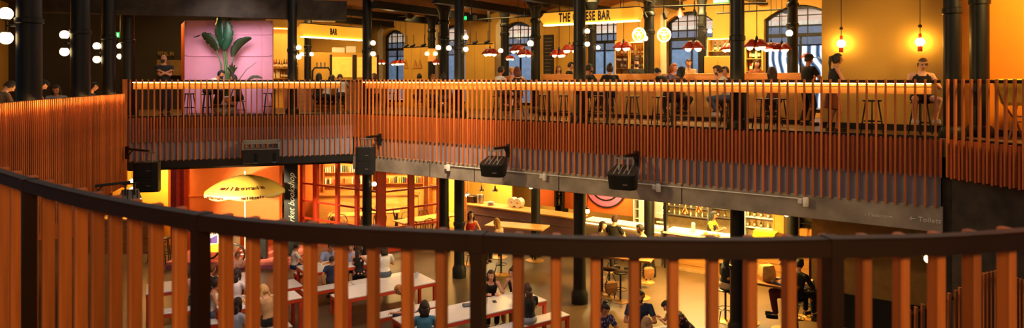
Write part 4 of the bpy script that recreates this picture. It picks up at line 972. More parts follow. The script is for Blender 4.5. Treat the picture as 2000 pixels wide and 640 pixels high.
def person(label, xy, z0, face, pose='sit', h=1.7, seat=.45, lean=8, side=0, turn=0, arms='table', tz=None, hp=10, hy=0, top=((200, 200, 200), 'short'), bottom=((40, 40, 46), 'long'), hair=('short', (40, 28, 20)), skin='a', shoes=(40, 34, 30), female=False, vox=.0115, footrest=None, beard=False, extra=None, group=None, knees=.11):
    """one figure; local +Y is the way it faces, `face` turns it: 0 looks away from the viewer, 180 towards, 90 to the left"""
    k = h / 1.7
    t = thing('person', label, 'person', (xy[0], xy[1], z0), math.radians(face), group)
    la, si, tu = math.radians(lean), math.radians(side), math.radians(turn)
    Rt = Matrix.Rotation(tu, 3, 'Z') @ Matrix.Rotation(si, 3, 'Y') @ Matrix.Rotation(-la, 3, 'X')
    U, R, Fv = Rt @ Vector((0, 0, 1)), Rt @ Vector((1, 0, 0)), Rt @ Vector((0, 1, 0))
    hz = (seat + .095 * k) if pose == 'sit' else .9 * k
    P = Vector((0, 0, hz)); sh = (.168 if female else .19) * k; hipw = (.1 if female else .09) * k
    neck = P + U * .5 * k; shc = P + U * .432 * k
    hr = Matrix.Rotation(math.radians(turn + hy), 3, 'Z') @ Matrix.Rotation(-math.radians(hp) - la * .35, 3, 'X')
    head = neck + (U * .6 + hr @ Vector((0, 0, .4))) * .155 * k + hr @ Vector((0, .02, 0)) * k
    # legs
    legs = []
    for s in (-1, 1):
        hip = P + Vector((s * hipw, 0, -.01 * k))
        if pose == 'sit':
            fz = .085 * k if footrest is None else footrest + .08
            kn = Vector((s * knees * k, .42 * k, seat + .055 * k)); 
            dz = kn.z - fz; fy = kn.y - (.02 if footrest is None else -.0) - math.sqrt(max(0, (.43 * k) ** 2 - min(dz, .43 * k) ** 2)) * .6
            an = Vector((s * knees * .9 * k, fy, fz))
        else:
            an = Vector((s * .095 * k, (-.05 if s < 0 else .06) * k, .085 * k)); kn, an = ik(hip, an, .42 * k, .41 * k, Vector((0, 1, 0)))
        legs.append((hip, kn, an))
    # arms
    T = tz if tz is not None else seat + .3
    A = []
    for s in (-1, 1):
        so = shc + R * s * sh - U * .01
        a = arms if isinstance(arms, str) else arms[0 if s < 0 else 1]
        pole = Vector((s * .6, -.3, -.7))
        if a == 'table': tgt = Vector((s * .13 * k, max(.36 * k, shc.y + .3 * k), T + .03))
        elif a == 'lap': tgt = Vector((s * .1 * k, .28 * k, seat + .17 * k))
        elif a == 'down': tgt = so + Vector((s * .07, .04, -.52 * k))
        elif a == 'crossed': tgt = shc + Fv * .2 * k - U * .13 * k - R * s * .1 * k; pole = Vector((s * 1.0, -.1, -.6))
        elif a == 'chin': tgt = head + hr @ Vector((s * .03, .10, -.15)) * k; pole = Vector((s * .5, .3, -.9))
        elif a == 'phone': tgt = shc + Fv * .3 * k - U * .08 * k + R * s * .05 * k
        elif a == 'up': tgt = head + hr @ Vector((s * .16, .1, -.02)) * k; pole = Vector((s * 1, -.1, -.5))
        elif a == 'bench': tgt = Vector((s * .3 * k, -.02, seat + .04)); pole = Vector((s * .5, -.8, 0))
        elif a == 'reach': tgt = Vector((s * .12, .55 * k, T + .05))
        else: tgt = Vector(a)
        el, wr = ik(so, tgt, .285 * k, .25 * k, pole); A.append((so, el, wr, s))
    # ---- body
    mb = MB(); w = 1.0
    TOR = [(-.09, .10, .085), (-.02, .158 if female else .15, .108), (.07, .142, .1), (.16, .118 if female else .138, .088), (.27, .138 if female else .155, .104), (.37, .15 if female else .172, .104), (.43, .128 if female else .15, .08), (.475, .08, .06), (.50, .058, .056)]
    def torso(m, ex, lo=0, hi=9, last=None): m.loft([elring(P + U * z * k, R, Fv, a * k + ex, b * k + ex) for z, a, b in TOR[lo:hi]] + ([elring(P + U * last[0] * k, R, Fv, last[1] * k, last[2] * k)] if last else []))
    torso(mb, 0)
    limb(mb, P + U * .46 * k, head - hr @ Vector((0, .015, .05)) * k, .056 * k, .05 * k)
    hm = hr
    mb.ball(head, (.074 * k, .093 * k, .112 * k), 16, 12, hm); mb.ball(head + hm @ Vector((0, .03, -.052)) * k, (.054 * k, .055 * k, .055 * k), 12, 8, hm)
    mb.cyl(head + hm @ Vector((0, .088, .015)) * k, head + hm @ Vector((0, .112, -.022)) * k, .009 * k, .017 * k, 8)
    for s in (-1, 1): mb.ball(head + hm @ Vector((s * .077, -.005, -.005)) * k, (.012 * k, .02 * k, .032 * k), 8, 6, hm)
    for hip, kn, an in legs:
        limb(mb, hip, kn, .083 * k, .057 * k); limb(mb, kn, an, .055 * k, .038 * k); mb.ball(kn.lerp(an, .3) - Vector((0, .012, 0)), (.054 * k, .058 * k, .1 * k))
        mb.ball(an + Vector((0, .06, -.045)) * k, (.042 * k, .115 * k, .038 * k))
    for so, el, wr, s in A:
        mb.ball(so, .052 * k); limb(mb, P + U * .455 * k + R * s * .06 * k, so, .046 * k, .046 * k); limb(mb, so, el, .045 * k, .037 * k); limb(mb, el, wr, .037 * k, .026 * k)
        d = (wr - el).normalized(); mb.ball(wr + d * .045 * k, .04 * k * .6 if False else (.036 * k, .036 * k, .036 * k), 8, 6)
    # fingers, appended after the surface is fused
    fg = MB()
    for so, el, wr, s in A:
        d = (wr - el).normalized(); dn = Vector((0, 0, -1)); sd = d.cross(dn); sd = sd.normalized() if sd.length > .05 else R.copy()
        dn = sd.cross(d).normalized() * (1 if True else 1)
        if dn.z > 0: dn = -dn
        c = wr + d * .05 * k
        for i, l in enumerate((.062, .072, .068, .052)):
            b0 = c + sd * (i - 1.5) * .019 * k * -s + d * .015 * k; b1 = b0 + (d * .8 + dn * .25) * l * .55 * k; b2 = b1 + (d * .45 + dn * .8) * l * .5 * k
            fg.tube([b0, b1, b2], [.0095 * k, .009 * k, .007 * k], 6)
        b0 = wr + d * .03 * k + sd * s * .028 * k; fg.tube([b0, b0 + (sd * s * .7 + d * .6) * .035 * k, b0 + (sd * s * .3 + d) * .062 * k], [.011 * k, .0105 * k, .008 * k], 6)
    fg.cur = 1
    for s in (-1, 1):
        fg.ball(head + hm @ Vector((s * .031, .0835, .012)) * k, (.0125 * k, .008 * k, .006 * k), 8, 6, hm)
        fg.tube([head + hm @ Vector((s * .017, .0925, .032)) * k, head + hm @ Vector((s * .034, .0875, .038)) * k, head + hm @ Vector((s * .049, .073, .031)) * k], [.003 * k, .0045 * k, .003 * k], 5)
    fg.cur = 2
    fg.ball(head + hm @ Vector((0, .083, -.058)) * k, (.021 * k, .009 * k, .007 * k), 10, 6, hm)
    body = rem_obj('body', mb, vox, [SKIN[skin], M_eye, M_lip], t, (head.copy(), hm.copy(), k, fg))
    # ---- clothes
    if top:
        col, sl = top[0], top[1]; tm = col if not isinstance(col, tuple) else cloth(col)
        m2 = MB(); torso(m2, .014, 1 if pose == 'sit' else 0, 7 if sl == 'none' else 8)
        if sl == 'none':
            for s in (-1, 1): m2.cyl(P + U * .40 * k + R * s * .085 * k + Fv * .095 * k, P + U * .475 * k + R * s * .09 * k, .022, .02, 8); m2.cyl(P + U * .475 * k + R * s * .09 * k, P + U * .40 * k + R * s * .085 * k - Fv * .095 * k, .02, .022, 8)
        else:
            for so, el, wr, s in A:
                m2.ball(so, .062 * k); limb(m2, P + U * .445 * k + R * s * .07 * k, so, .054 * k, .058 * k)
                if sl == 'long': limb(m2, so, el, .058 * k, .05 * k); limb(m2, el, el.lerp(wr, .92), .05 * k, .038 * k)
                else: m2.cyl(so, so.lerp(el, .62), .06 * k, .058 * k, 12)
        if sl == 'dress' or (len(top) > 2 and top[2] == 'dress'):
            m2.loft([elring(P + U * .05, R, Fv, .16 * k, .12 * k), elring(P + Vector((0, .1, -.02)), Vector((1, 0, 0)), Vector((0, 1, 0)), .2 * k, .18 * k), elring(P + Vector((0, .2, -.14 * k)), Vector((1, 0, 0)), Vector((0, 1, 0)), .21 * k, .26 * k)])
        rem_obj('top_garment', m2, .015, [tm], t)
    if bottom:
        bm_ = bottom[0] if not isinstance(bottom[0], tuple) else cloth(bottom[0])
        m2 = MB(); m2.loft([elring(P + U * z * k, R, Fv, a * k + .012, b * k + .012) for z, a, b in ((-.095, .12, .09), (-.02, .16, .112), (.07, .148, .105))])
        for hip, kn, an in legs:
            if bottom[1] == 'long': limb(m2, hip, kn, .095 * k, .072 * k); m2.ball(kn, .072 * k); m2.cyl(kn, kn.lerp(an, .95), .072 * k, .06 * k, 12)
            elif bottom[1] == 'skirt':
                pass
            else: m2.ball(hip, .095 * k); m2.cyl(hip, hip.lerp(kn, .55), .097 * k, .088 * k, 12)
        if bottom[1] == 'skirt':
            a, b = legs[0][1], legs[1][1]; m = (a + b) / 2
            if pose == 'sit': m2.loft([elring(P - Vector((0, .02, 0)), R, Vector((0, 0, 1)), .175 * k, .105 * k), elring(m * .85 + P * .15 + Vector((0, 0, .0)), Vector((1, 0, 0)), Vector((0, 0, 1)), .19 * k, .1 * k)])
            else: m2.loft([elring(P, R, Fv, .17 * k, .12 * k), elring(P - Vector((0, 0, .42 * k)), R, Fv, .22 * k, .17 * k)])
        rem_obj('bottom_garment', m2, .016, [bm_], t)
    if shoes:
        m2 = MB()
        for hip, kn, an in legs:
            c = an + Vector((0, .06, -.045)) * k
            m2.loft([[c + Vector((x * sx, y, z)) * k for x, y in ((-.04, -.1), (.04, -.1), (.05, .02), (.046, .09), (.02, .135), (-.02, .135), (-.046, .09), (-.05, .02))] for z, sx in ((-.04, 1.05), (-.02, 1.05), (.01, .9), (.035, .6))])
        m2.build('shoe', cloth(shoes), t, smooth='auto')
    # ---- hair
    st, hc = hair
    hm_ = mat('hair_%d_%d_%d' % hc, hc, .55, var=.35, scale=14, stretch=(6, 6, 1), bump=.6)
    m2 = MB()
    def cap(ex, front=.42, low=-.15):
        nu, nv = 22, 14; vs = []; fs = []; idx = {}
        for j in range(nv + 1):
            th = PI / 2 - PI * .78 * j / nv
            for i in range(nu):
                p = 2 * PI * i / nu
                vs.append(head + hm @ Vector(((.074 * k + ex) * math.cos(th) * math.cos(p), (.093 * k + ex) * math.cos(th) * math.sin(p) - .004, (.112 * k + ex) * math.sin(th))))
        def ok(i, j):
            th = PI / 2 - PI * .78 * (j + .5) / nv; p = 2 * PI * (i + .5) / nu; y = math.sin(p) * math.cos(th); z = math.sin(th)
            return z > .62 or (y < front * .5 and z > low) or (y < -.1 and z > low - .35)
        sel = [(i, j) for j in range(nv) for i in range(nu) if ok(i, j)]
        inner = [head + (v - head) * .9 for v in vs]; nV = len(vs); S_ = set(sel)
        for i, j in sel:
            a, b, c, d = j * nu + i, j * nu + (i + 1) % nu, (j + 1) * nu + (i + 1) % nu, (j + 1) * nu + i
            fs.append((a, b, c, d)); fs.append((d + nV, c + nV, b + nV, a + nV))
            for (ni, nj, e0, e1) in (((i + 1) % nu, j, b, c), ((i - 1) % nu, j, d, a), (i, j + 1, c, d), (i, j - 1, a, b)):
                if (ni, nj) not in S_ and not (j == 0 and nj < 0): fs.append((e1, e0, e0 + nV, e1 + nV))
        m2.add(vs + inner, fs)
    if st != 'bald':
        cap(.016 * k if st in ('short', 'band') else .02 * k, low=-.2 if st in ('short', 'band') else -.45)
        if st == 'short': m2.ball(head + hm @ Vector((0, .02, .085)) * k, (.06 * k, .075 * k, .042 * k), 14, 8, hm)
    if st == 'long' or st == 'bob':
        Ln = .34 if st == 'long' else .16
        rings = []
        for u_ in (0, .3, .65, 1):
            c = head + hm @ Vector((0, -.055, -.02)) * k + Vector((0, -.02 * u_, -Ln * u_ * k)) * 1.0 - Fv * .03 * u_ + (U * -.0)
            rings.append(elring(c, hm @ Vector((1, 0, 0)), hm @ Vector((0, 1, 0)), (.088 - .02 * u_ * (1 if st == 'long' else 0)) * k, (.055 - .02 * u_) * k))
        m2.loft(rings)
        for s in (-1, 1): m2.tube([head + hm @ Vector((s * .072, .0, .05)) * k, head + hm @ Vector((s * .086, .01, -.06)) * k, head + hm @ Vector((s * .085, -.01, -.06 - Ln * .45)) * k], [.02 * k, .028 * k, .012 * k], 8)
    elif st == 'bun': m2.ball(head + hm @ Vector((0, -.07, .1)) * k, .05 * k)
    elif st == 'pony': m2.tube([head + hm @ Vector((0, -.09, .05)) * k, head + hm @ Vector((0, -.15, .02)) * k, head + hm @ Vector((0, -.15, -.1)) * k, head + hm @ Vector((0, -.13, -.24)) * k], [.03 * k, .036 * k, .032 * k, .01 * k], 8)
    if beard: m2.loft([elring(head + hm @ Vector((0, .036, -.03)) * k, hm @ Vector((1, 0, 0)), hm @ Vector((0, 1, 0)), .066 * k, .058 * k), elring(head + hm @ Vector((0, .04, -.085)) * k, hm @ Vector((1, 0, 0)), hm @ Vector((0, 1, 0)), .052 * k, .05 * k), elring(head + hm @ Vector((0, .045, -.118)) * k, hm @ Vector((1, 0, 0)), hm @ Vector((0, 1, 0)), .03 * k, .03 * k)])
    if m2.v: m2.build('hair', hm_, t, smooth=True)
    if st == 'band':
        m3 = MB(); m3.loft([elring(head + hm @ Vector((0, .0, .036)) * k, hm @ Vector((1, 0, 0)), hm @ Vector((0, 1, .25)), .09 * k, .108 * k, 20), elring(head + hm @ Vector((0, .0, .066)) * k, hm @ Vector((1, 0, 0)), hm @ Vector((0, 1, .25)), .087 * k, .104 * k, 20)]); m3.build('headband', cloth((214, 170, 120)), t, smooth='auto')
    if extra == 'cap':
        m3 = MB(); m3.ball(head + hm @ Vector((0, -.005, .045)) * k, (.092 * k, .112 * k, .085 * k), 14, 8, hm); m3.box(head + hm @ Vector((0, .12, .05)) * k, (.13 * k, .1 * k, .012), M=hm); m3.build('cap', cloth((24, 24, 28)), t, smooth='auto')
    if extra == 'glasses':
        m3 = MB()
        for s in (-1, 1):
            c = head + hm @ Vector((s * .033, .1, .012)) * k; m3.tube([c + hm @ Vector((.025 * math.cos(a), 0, .02 * math.sin(a))) * k for a in [2 * PI * i / 10 for i in range(11)]], .004, 5)
        m3.tube([head + hm @ Vector((s * .075, -.01, .015)) * k for s in (-1, )] + [head + hm @ Vector((x, y, .015)) * k for x, y in ((-.07, .09), (.07, .09), (.078, -.01))], .004, 5); m3.build('glasses', M_black, t)
    if extra == 'apron':
        m3 = MB(); m3.loft([elring(P + U * z * k, R, Fv, a * k + .024, b * k + .026) for z, a, b in TOR[1:6]]); m3.build('apron', cloth((40, 44, 40)), t, smooth=True)
    t['_hz'] = head.z; HEADS[t.name] = head.copy(); return t
HEADS = {}
def seat_person(label, px, py, face, z0=G, D=None, **kw):
    """place a figure so that its head is seen at (px, py): on the ground floor the depth follows, on the mezzanine D is given and the seat adapts"""
    t = person(label, (0, 0), z0, face, **kw); hd = HEADS[t.name]
    w = Matrix.Rotation(math.radians(face), 3, 'Z') @ hd
    if D is None:
        D = F * (EYE - z0 - hd.z) / (py - HY)
    t.location = (ray(px, D) - w.x, D - w.y, z0)
    del t['_hz']; return t
def finish_people():
    dg = bpy.context.evaluated_depsgraph_get()
    for o, fin in REM:
        me = bpy.data.meshes.new_from_object(o.evaluated_get(dg), depsgraph=dg)
        old = o.data; mats = list(old.materials); o.modifiers.clear()
        me.materials.clear()
        for m in mats: me.materials.append(m)
        if fin:
            head, hm, k, fg = fin
            bm = bmesh.new(); bm.from_mesh(me); inv = hm.transposed()
            for f in bm.faces: f.material_index = 0
            vs = [bm.verts.new(v) for v in fg.v]
            for f, mi in zip(fg.f, fg.m):
                try: bm.faces.new([vs[i] for i in f]).material_index = mi
                except ValueError: pass
            bm.to_mesh(me); bm.free()
        for p in me.polygons: p.use_smooth = True
        o.data = me; bpy.data.meshes.remove(old)
# ------------------------------------------------------------------ red-framed white tables and benches in the atrium
def long_table(name, label, cat, c, L, W, h, rz, group=None):
    t = thing(name, label, cat, (c[0], c[1], G), rz, group)
    mb = MB(); mb.bx(-L / 2, L / 2, -W / 2, W / 2, h - .03, h, bev=.006); part_label(mb.build('table_top' if cat == 'table' else 'seat', M_white, t), 'white laminate top')
    mb = MB(); k = .04; z0, z1 = h - .1, h - .031
    mb.bx(-L / 2, L / 2, -W / 2, -W / 2 + k, z0, z1); mb.bx(-L / 2, L / 2, W / 2 - k, W / 2, z0, z1); mb.bx(-L / 2, -L / 2 + k, -W / 2 + k, W / 2 - k, z0, z1); mb.bx(L / 2 - k, L / 2, -W / 2 + k, W / 2 - k, z0, z1)
    part_label(mb.build('frame', M_red, t), 'red steel frame')
    first = None
    for x in (-L / 2 + .04, L / 2 - .04):
        for y in (-W / 2 + .04, W / 2 - .04):
            if first is None: m2 = MB(); m2.bx(-.035, .035, -.035, .035, 0, z0, bev=.004); first = m2.build('leg', M_red, t); o = first
            else: o = first.copy(); COL.objects.link(o)
            o.location = (x, y, 0)
    return t
TR = math.radians(34.8); tu = Vector((math.cos(TR), math.sin(TR))); tn = Vector((-tu.y, tu.x))
TB = Vector((-2.94, 16.0)); TA = Vector((-5.08, 16.93)) + tu * 1.1 + tn * .44; TD = Vector((-2.42, 13.8)) * .5 + Vector((-1.9, 13.05)) * .5 + tu * 1.62; TF = Vector((-7.35, 16.25)); TH = Vector((-5.5, 14.86)); TE = Vector((2.35, 12.75))
G1 = 'white-topped red tables in the atrium'; G2 = 'white-topped red benches in the atrium'
long_table('communal_table', 'empty white-topped red table with a bluish sheen in the middle', 'table', TB, 2.2, .86, .75, TR, G1)
long_table('communal_table', 'white-topped red table where the children eat', 'table', TA, 2.2, .86, .75, TR, G1)
long_table('communal_table', 'long white-topped red table with the women in black tops', 'table', TD, 3.25, .9, .75, TR, G1)
long_table('communal_table', 'white-topped red table at the left in front of the ice cream cart', 'table', TF, 2.4, .86, .75, math.radians(27), G1)
long_table('communal_table', 'white-topped red table with food beside the blond woman in beige', 'table', TH, 1.7, .6, .75, TR, G1)
long_table('communal_table', 'white-topped red table of the bearded man in navy at the bottom edge', 'table', TE, 2.0, .7, .75, math.radians(20), G1)
long_table('bench', 'white red-framed bench in front of the empty table', 'bench', TB - tn * 1.0 + tu * .12, 1.7, .36, .45, TR, G2)
long_table('bench', 'white red-framed bench behind the empty table', 'bench', TB + tn * .82, 2.0, .36, .45, TR, G2)
long_table('bench', 'white red-framed bench under the woman in a floral dress', 'bench', TA - tn * .84 + tu * .75, 1.7, .36, .45, TR, G2)
long_table('bench', 'white red-framed bench under the boy in navy', 'bench', TA - tn * .8 - tu * .72, 1.2, .36, .45, TR, G2)
long_table('bench', 'white red-framed bench on the far side of the children\'s table', 'bench', TA + tn * .8, 2.0, .36, .45, TR, G2)
long_table('bench', 'short red-framed bench under the boy at the table end', 'bench', TA - tu * 1.38, .4, .7, .45, TR, G2)
long_table('bench', 'white red-framed bench under the woman in a crop top', 'bench', TD - tn * .6 + tu * 1.0, 2.0, .36, .45, TR, G2)
long_table('bench', 'white red-framed bench under the woman in a denim jacket', 'bench', TD - tn * .6 - tu * 1.0, 1.9, .36, .45, TR, G2)
long_table('bench', 'white red-framed bench on the far side of the long table', 'bench', TD + tn * .84 + tu * .6, 2.4, .36, .45, TR, G2)
long_table('bench', 'white red-framed bench at the left in front of the cart table', 'bench', TF - Vector((-.45, .88)) * .9, 2.2, .36, .45, math.radians(27), G2)
long_table('bench', 'white red-framed bench behind the cart table', 'bench', TF + Vector((-.45, .88)) * .85, 2.2, .36, .45, math.radians(27), G2)
long_table('bench', 'white red-framed bench under the woman in a white tank top', 'bench', (-6.42, 14.72), .9, .36, .45, math.radians(110), G2)
long_table('bench', 'white red-framed bench under the blond woman in beige', 'bench', (-5.15, 13.98), 1.2, .36, .45, TR, G2)
long_table('bench', 'white red-framed bench under the woman in a pale blue dress', 'bench', (-5.3, 13.12), 1.2, .36, .45, TR, G2)
long_table('bench', 'white red-framed bench under the bearded man in navy', 'bench', TE + Vector((-.34, .94)) * .8, 2.0, .36, .45, math.radians(20), G2)
long_table('bench', 'white red-framed bench on the near side at the bottom edge', 'bench', TE - Vector((-.34, .94)) * .8, 2.0, .36, .45, math.radians(20), G2)
long_table('communal_table', 'white-topped pink-edged table in the dim corner at lower right', 'table', (6.72, 12.0), .7, .6, .75, .3)
p = Vector((ray(1728, 12.1), 12.1)); mb = MB(); mb.loft([[Vector((x, y, z)) for x, y in ((-.14, -.1), (.1, -.12), (.16, .1), (-.1, .12))] if z < .01 else [Vector((x, y, z)) for x, y in ((-.02 + z * .5, -.04), (.06 + z * .5, -.05), (.08 + z * .5, .04), (.0 + z * .5, .05))] for z in (0, .16, .3)])
tag(mb.build('cloth_napkin', mat('white_cloth', (226, 216, 222), .8), loc=(p.x - .1, p.y - .05, G + .75)), 'white folded cloth standing on the table in the dim corner', 'cloth')

# small things on the tables
def tray(p, label):
    t = thing('food_tray', label, 'tray', p, random.uniform(0, 3)); mb = MB(); mb.bx(-.14, .14, -.1, .1, 0, .008); mb.bx(-.14, .14, -.1, -.09, 0, .03); mb.bx(-.14, .14, .09, .1, 0, .03); mb.bx(-.14, -.13, -.1, .1, 0, .03); mb.bx(.13, .14, -.1, .1, 0, .03); mb.build('tray', M_white, t)
    mb = MB(); 
    for k in range(5): mb.ball((random.uniform(-.08, .08), random.uniform(-.06, .06), .03), (.04, .03, .025), 8, 6)
    mb.build('food', mat('golden_food', (206, 140, 62), .6, var=.3, scale=20), t, smooth=True); return t
def cup(p, label, group, col):
    t = thing('drink_cup', label, 'cup', p, 0, group); mb = MB(); mb.lathe([(.03, 0), (.04, .11), (.036, .11), (.028, .008)], n=12); mb.build('cup_body', mat('cup_%d_%d_%d' % col, col, .3), t, smooth='auto'); return t
tp = lambda c, a, b, z=.75: (*(c + tu * a + tn * b), G + z)
tray(tp(TA, -.45, .1), 'white food tray before the boy in a white shirt'); tray(tp(TA, .0, .12), 'white food tray before the man in blue'); tray(tp(TA, .5, -.1), 'white food tray before the woman in a floral dress')
tray(tp(TH, -.3, .05), 'white food tray on the food table, left one'); tray(tp(TH, .25, -.05), 'white food tray on the food table, right one'); tray(tp(TF, .2, .1), 'white food tray on the cart table')
tray(tp(TE, -.1, .1), 'white food tray on the bottom table before the bearded man')
for a, b, lb in ((-.75, .1, 'clear cup before the boy in a white shirt'), (-.2, .28, 'clear cup near the man in blue'), (.25, .25, 'clear cup in the middle of the children\'s table')): cup(tp(TA, a, b), lb, 'cups on the children\'s table', (226, 206, 180))
for a, b, lb in ((.35, .2, 'small cup right of the tray on the women\'s table'), (.43, .12, 'second small cup right of the tray on the women\'s table')): cup(tp(TD, a, b), lb, 'cups on the women\'s table', (232, 220, 200))
mb = MB(); mb.bx(-.12, .12, -.07, .07, 0, .05, bev=.015); tag(mb.build('clutch_bag', mat('grey_leather', (92, 94, 104), .5), loc=tp(TD, .0, .18), rz=.2), 'grey clutch bag on the table before the woman in a black top', 'bag')
mb = MB(); mb.bx(-.04, .04, -.075, .075, 0, .009, bev=.003); tag(mb.build('phone', M_black, loc=tp(TD, -.02, -.08), rz=.9), 'black phone lying on the women\'s table', 'phone')
mb = MB(); mb.bx(-.04, .04, -.075, .075, 0, .009, bev=.003); tag(mb.build('phone', M_black, loc=tp(TD, .62, .1), rz=.2), 'black phone near the right end of the women\'s table', 'phone')
for k, (a, b) in enumerate(((.72, .18), (.82, .1), (.9, .2))): cup(tp(TB, a, b), 'small clear cup at the bluish far end of the empty table', 'cups on the empty table', (214, 214, 226))

# ------------------------------------------------------------------ ice cream stand: orange wall, stage, cart, parasol
kd = 22.3
t = thing('orange_kiosk', 'large orange panelled kiosk wall behind the parasol', 'kiosk', (ray(455, kd), kd, G), .02)
hw = (545 - 365) / 2 / F * kd
mb = MB(); mb.bx(-hw, hw, 0, .3, 0, 3.0); mb.build('wall_board', mat('kiosk_orange', (248, 128, 48), .6, var=.04), t)
mb = MB(); mb.bx(-hw, hw, -.02, 0, 1.75, 1.79); mb.bx(-hw, hw, -.02, 0, 2.93, 3.0); mb.bx(-hw, -hw + .06, -.02, 0, 0, 3); mb.build('trim', mat('kiosk_orange', (0, 0, 0)), t)
t = thing('red_post', 'glossy dark red post left of the orange kiosk', 'post', (ray(352, 21.9), 21.9, G)); mb = MB(); mb.bx(-.24, .2, -.15, .15, 0, 3.0, bev=.01); mb.build('post', mat('deep_red_gloss', (150, 40, 20), .25), t); mb = MB(); mb.bx(-.05, .05, -.17, -.15, 0, 3.0); mb.build('edge_strip', M_red, t)
t = thing('stage', 'low pink platform under the ice cream cart', 'platform', (ray(470, 20.8), 20.8, G)); mb = MB(); mb.bx(-1.9, 1.8, -.75, 1.3, 0, .2, bev=.01); mb.build('deck', mat('stage_pink', (222, 120, 110), .6), t); mb = MB(); mb.bx(-1.9, 1.8, -.77, -.75, .0, .12); mb.build('fascia', mat('stage_mauve', (160, 84, 110), .6), t)
ud = 20.3; ux = ray(479, ud)
t = thing('parasol', 'large yellow scalloped parasol with maroon lettering', 'parasol', (ux, ud, G))
M_par = mat('parasol_canvas', (252, 208, 84), .7, var=.04)
zt = zat(341, ud) - G; zr = zat(371, ud) - G; R = 75.5 / F * ud
mb = MB(); n = 64; rings = []
prof = [(0.02, 0), (.1, .02), (.2, .055), (.4, .18), (.6, .37), (.8, .64), (.9, .81), (1, 1.0)]
def rim(a, r): return r * (1 - .03 * abs(math.sin(4 * a)))
for off in (0, -.012):
    rr = [[Vector((rim(2 * PI * i / n, R * u_) * math.cos(2 * PI * i / n), rim(2 * PI * i / n, R * u_) * math.sin(2 * PI * i / n), zt + (zr - zt) * v_ + off)) for i in range(n)] for u_, v_ in prof]
    rings += rr if off == 0 else rr[::-1]
mb.loft(rings, cap=True); mb.build('canopy', M_par, t, smooth=True)
mb = MB(); rings = []
for (z, k) in ((.0, 1.004), (-.06, 1.01), (-.13, 1.0)):
    rings.append([Vector((rim(2 * PI * i / n, R * k) * math.cos(2 * PI * i / n), rim(2 * PI * i / n, R * k) * math.sin(2 * PI * i / n), zr + z * (1 if z > -.1 else (.55 + .6 * abs(math.sin(8 * 2 * PI * i / n / 2)))))) for i in range(n)])
rings += [[Vector((p.x * .99, p.y * .99, p.z)) for p in r] for r in rings[::-1]]
mb.loft(rings, cap=False); part_label(mb.build('valance', mat('valance_canvas', (255, 226, 130), .7, var=.04), t, smooth=True), 'scalloped yellow valance')
mb = MB(); mb.cyl((0, 0, .2), (0, 0, zt + .06), .022, n=10); mb.ball((0, 0, zt + .08), .035); mb.build('pole', M_gwhite, t)
mb = MB()
for i in range(8):
    a = PI / 4 * i + .2; mb.tube([(.03 * math.cos(a), .03 * math.sin(a), zt - .35), (R * .6 * math.cos(a), R * .6 * math.sin(a), zt + (zr - zt) * .5)], .009, 6)
mb.build('rib', M_gwhite, t)
M_let = mat('maroon_letter', (84, 26, 18), .7, var=.05)
def arcword(word, rad_u, z_of, size, tilt, a0, da, name='lettering'):
    for i, ch in enumerate(word):
        a = a0 + da * (i - (len(word) - 1) / 2); r = R * rad_u
        text(ch, size, M_let, t, (r * math.cos(a), r * math.sin(a), z_of), (tilt, 0, a + PI / 2), name=name, ext=.003, bold=.006)
arcword('milktrain', .80, zt + (zr - zt) * .64 + .013, .22, math.radians(30), -PI / 2 + .28, .155)
arcword('milktrain', 1.009, zr - .06, .11, PI / 2, -PI / 2 - .42, .06); arcword('milktrain', 1.009, zr - .06, .11, PI / 2, -PI / 2 + .55, .06)
cd = 20.1; t = thing('ice_cream_cart', 'white, yellow and purple ice cream cart with spoked wheel', 'cart', (ray(432, cd), cd, G + .2), .05)
mb = MB(); mb.bx(-.62, .45, -.3, .3, .35, 1.15, bev=.02); mb.build('body', mat('cart_cream', (240, 226, 200), .5), t)
mb = MB(); mb.prism([(-.5, .62), (.0, .62), (.0, .86)], -.31, -.3); part_label(mb.build('purple_panel', mat('cart_purple', (74, 44, 120), .5), t), 'purple triangle')
mb = MB(); mb.prism([(-.6, .36), (.42, .36), (.42, .6), (-.1, .6)], -.312, -.3); mb.bx(-.62, .45, -.31, -.3, 1.02, 1.14); part_label(mb.build('yellow_panel', mat('cart_yellow', (246, 178, 40), .5), t), 'yellow panels')
text('milktrain', .2, M_let, t, (-.12, -.315, .94), (PI / 2, 0, 0), bold=.004)
for wx in (.5,):
    w = MB(); w.tube([(wx + .3 * math.cos(a), -.36, .3 + .3 * math.sin(a)) for a in [2 * PI * i / 28 for i in range(29)]], .028, 8); wo = w.build('wheel', M_black, t)
    w = MB()
    for i in range(12): a = 2 * PI * i / 12; w.cyl((wx, -.36, .3), (wx + .29 * math.cos(a), -.36, .3 + .29 * math.sin(a)), .007, n=5)
    w.cyl((wx, -.4, .3), (wx, -.3, .3), .04, n=10); w.build('spokes', M_alu, wo)
w = MB(); w.tube([(-.5 + .3 * math.cos(a), .36, .3 + .3 * math.sin(a)) for a in [2 * PI * i / 28 for i in range(29)]], .028, 8); w.build('wheel', M_black, t)
mb = MB(); mb.tube([(-.62, -.2, .9), (-.95, -.2, 1.0), (-.95, .2, 1.0), (-.62, .2, .9)], .018, 8); mb.cyl((-.5, 0, 0), (-.5, 0, .36), .03, n=8); mb.build('push_handle', M_black, t)
mb = MB(); mb.bx(-.16, .16, -.1, .1, 0, .78, bev=.02); tag(mb.build('waste_bin', M_black, loc=(ray(512, 20.5), 20.5, G + .2)), 'narrow black bin standing on the pink platform', 'bin')
